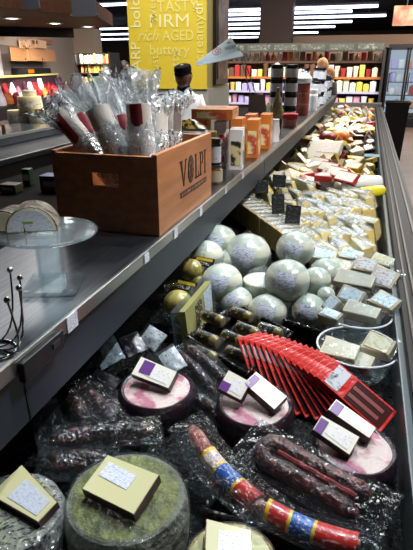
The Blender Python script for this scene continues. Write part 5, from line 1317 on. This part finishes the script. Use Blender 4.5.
packet(172, 360, .97, .07, .045, (.2, -.6, .7), (.7, -.6, -.3), M_gp, 'grey printed packet between foil packet and salami sticks')
packet(100, 385, .95, .08, .06, (.0, -.5, .8), (.9, -.2, -.1), M_bp, 'black packet lying in the shade before the foil packet')
packet(48, 425, .975, .10, .055, (.6, -.7, .3), (.25, -.2, -1), M_bp, 'black leaflet standing upright at the fascia end')
packet(100, 405, .92, .10, .09, (.0, -.3, .9), (.9, -.2, 0), M_bp, 'flat black packet under the string tied salamis')
packet(62, 375, 1.0, .06, .05, (.3, -.7, .6), (.8, -.5, 0), M_gp, 'small grey packet hidden under the shelf fascia') if False else None
# ================================================================ LIGHT
w = bpy.data.worlds.new('world'); SC.world = w; w.use_nodes = True
w.node_tree.nodes['Background'].inputs[0].default_value = (.78, .86, 1, 1); w.node_tree.nodes['Background'].inputs[1].default_value = .07
def area(name, loc, sx, sy_, power, col=(1, .95, .9), tgt=None, spread=PI):
    l = bpy.data.lights.new(name, 'AREA'); l.shape = 'RECTANGLE'; l.size = sx; l.size_y = sy_; l.energy = power; l.color = col; l.spread = spread
    o = bpy.data.objects.new(name, l); COL.objects.link(o); o.location = loc
    if tgt: o.rotation_euler = (Vector(tgt)-Vector(loc)).to_track_quat('-Z', 'Y').to_euler()
    return o
def spot(name, loc, tgt, power, ang=.9, size=.05, col=(1, .95, .88), blend=.6):
    l = bpy.data.lights.new(name, 'SPOT'); l.energy = power; l.spot_size = ang; l.spot_blend = blend; l.shadow_soft_size = size; l.color = col
    o = bpy.data.objects.new(name, l); COL.objects.link(o); o.location = loc
    o.rotation_euler = (Vector(tgt)-Vector(loc)).to_track_quat('-Z', 'Y').to_euler(); return o
area('added_light_far_case', (.3, 5.2, 3.3), .35, 5, 105, (1, .95, .88), tgt=(-.15, 5.2, .9), spread=2.2)  # added area light above the far case, no fixture there
spot('track_spot_near', (.7, 1.5, 3.3), (-.1, 1.15, .9), 210, .75, .035, (.92, .96, 1))
spot('track_spot_near', (-.1, 2.2, 3.5), (-.1, .95, .9), 150, .6, .03, (.92, .96, 1))
spot('track_spot_mid', (.75, 1.5, 3.3), (-.15, 2.45, .9), 330, .62, .05, (1, .97, .92))
spot('track_spot_crate', (1.3, 2.0, 3.2), (-.45, 1.5, 1.3), 110, .42, .06, (1, .93, .84))
spot('track_spot_front', (.15, 1.1, 3.6), (-.12, .6, .95), 105, .44, .03, (.93, .97, 1))
spot('track_spot_stand', (.5, .1, 3.1), (-.62, .70, 1.25), 45, .17, .04, (.95, .98, 1))
spot('added_spot_bags', (-.2, 3.4, 3.6), (-.65, 1.35, 1.5), 260, .4, .05, (.95, .98, 1))  # unseen spot added behind the bags to brighten the plastic
spot('added_spot_salami', (-.5, 1.2, 3.8), (-.63, 1.33, 1.45), 110, .27, .04, (.95, .98, 1))  # unseen spot added overhead to brighten the salamis, sparing the crate end
spot('added_spot_sign', (-.9, .3, 3.4), (-1.25, 3.35, 1.72), 300, .22, .05, (.95, .98, 1))  # unseen narrow spot added only to brighten the pennant's front
area('hall_light_mid', (-2.5, 6.0, 4.0), 4, 4, 260, (1, .97, .93))
for i, (px, py) in enumerate([(12, 18), (55, 23), (88, 26.3)]):
    p = U24(px, py); spot('soffit_spot', (p.x, p.y, 2.38), (p.x-1.2, p.y+1.6, .4), 620, 1.9, .08, (1, .9, .78), 1)
area('hall_light_left', (-5, 10, 4.0), 3, 4, 220, (1, .95, .9))
area('hall_light_far', (-1, 12.2, 4.0), 8, 2, 560, (1, .97, .95), tgt=(-1.5, 14.3, 1.2))
area('hall_light_aisle', (3, 14, 4.0), 4, 10, 650, (1, .95, .9))
SC.view_settings.view_transform = 'Standard'; SC.view_settings.look = 'None'; SC.view_settings.gamma = 1; SC.view_settings.exposure = .15
try: SC.view_settings.use_curve_mapping = False
except Exception: pass
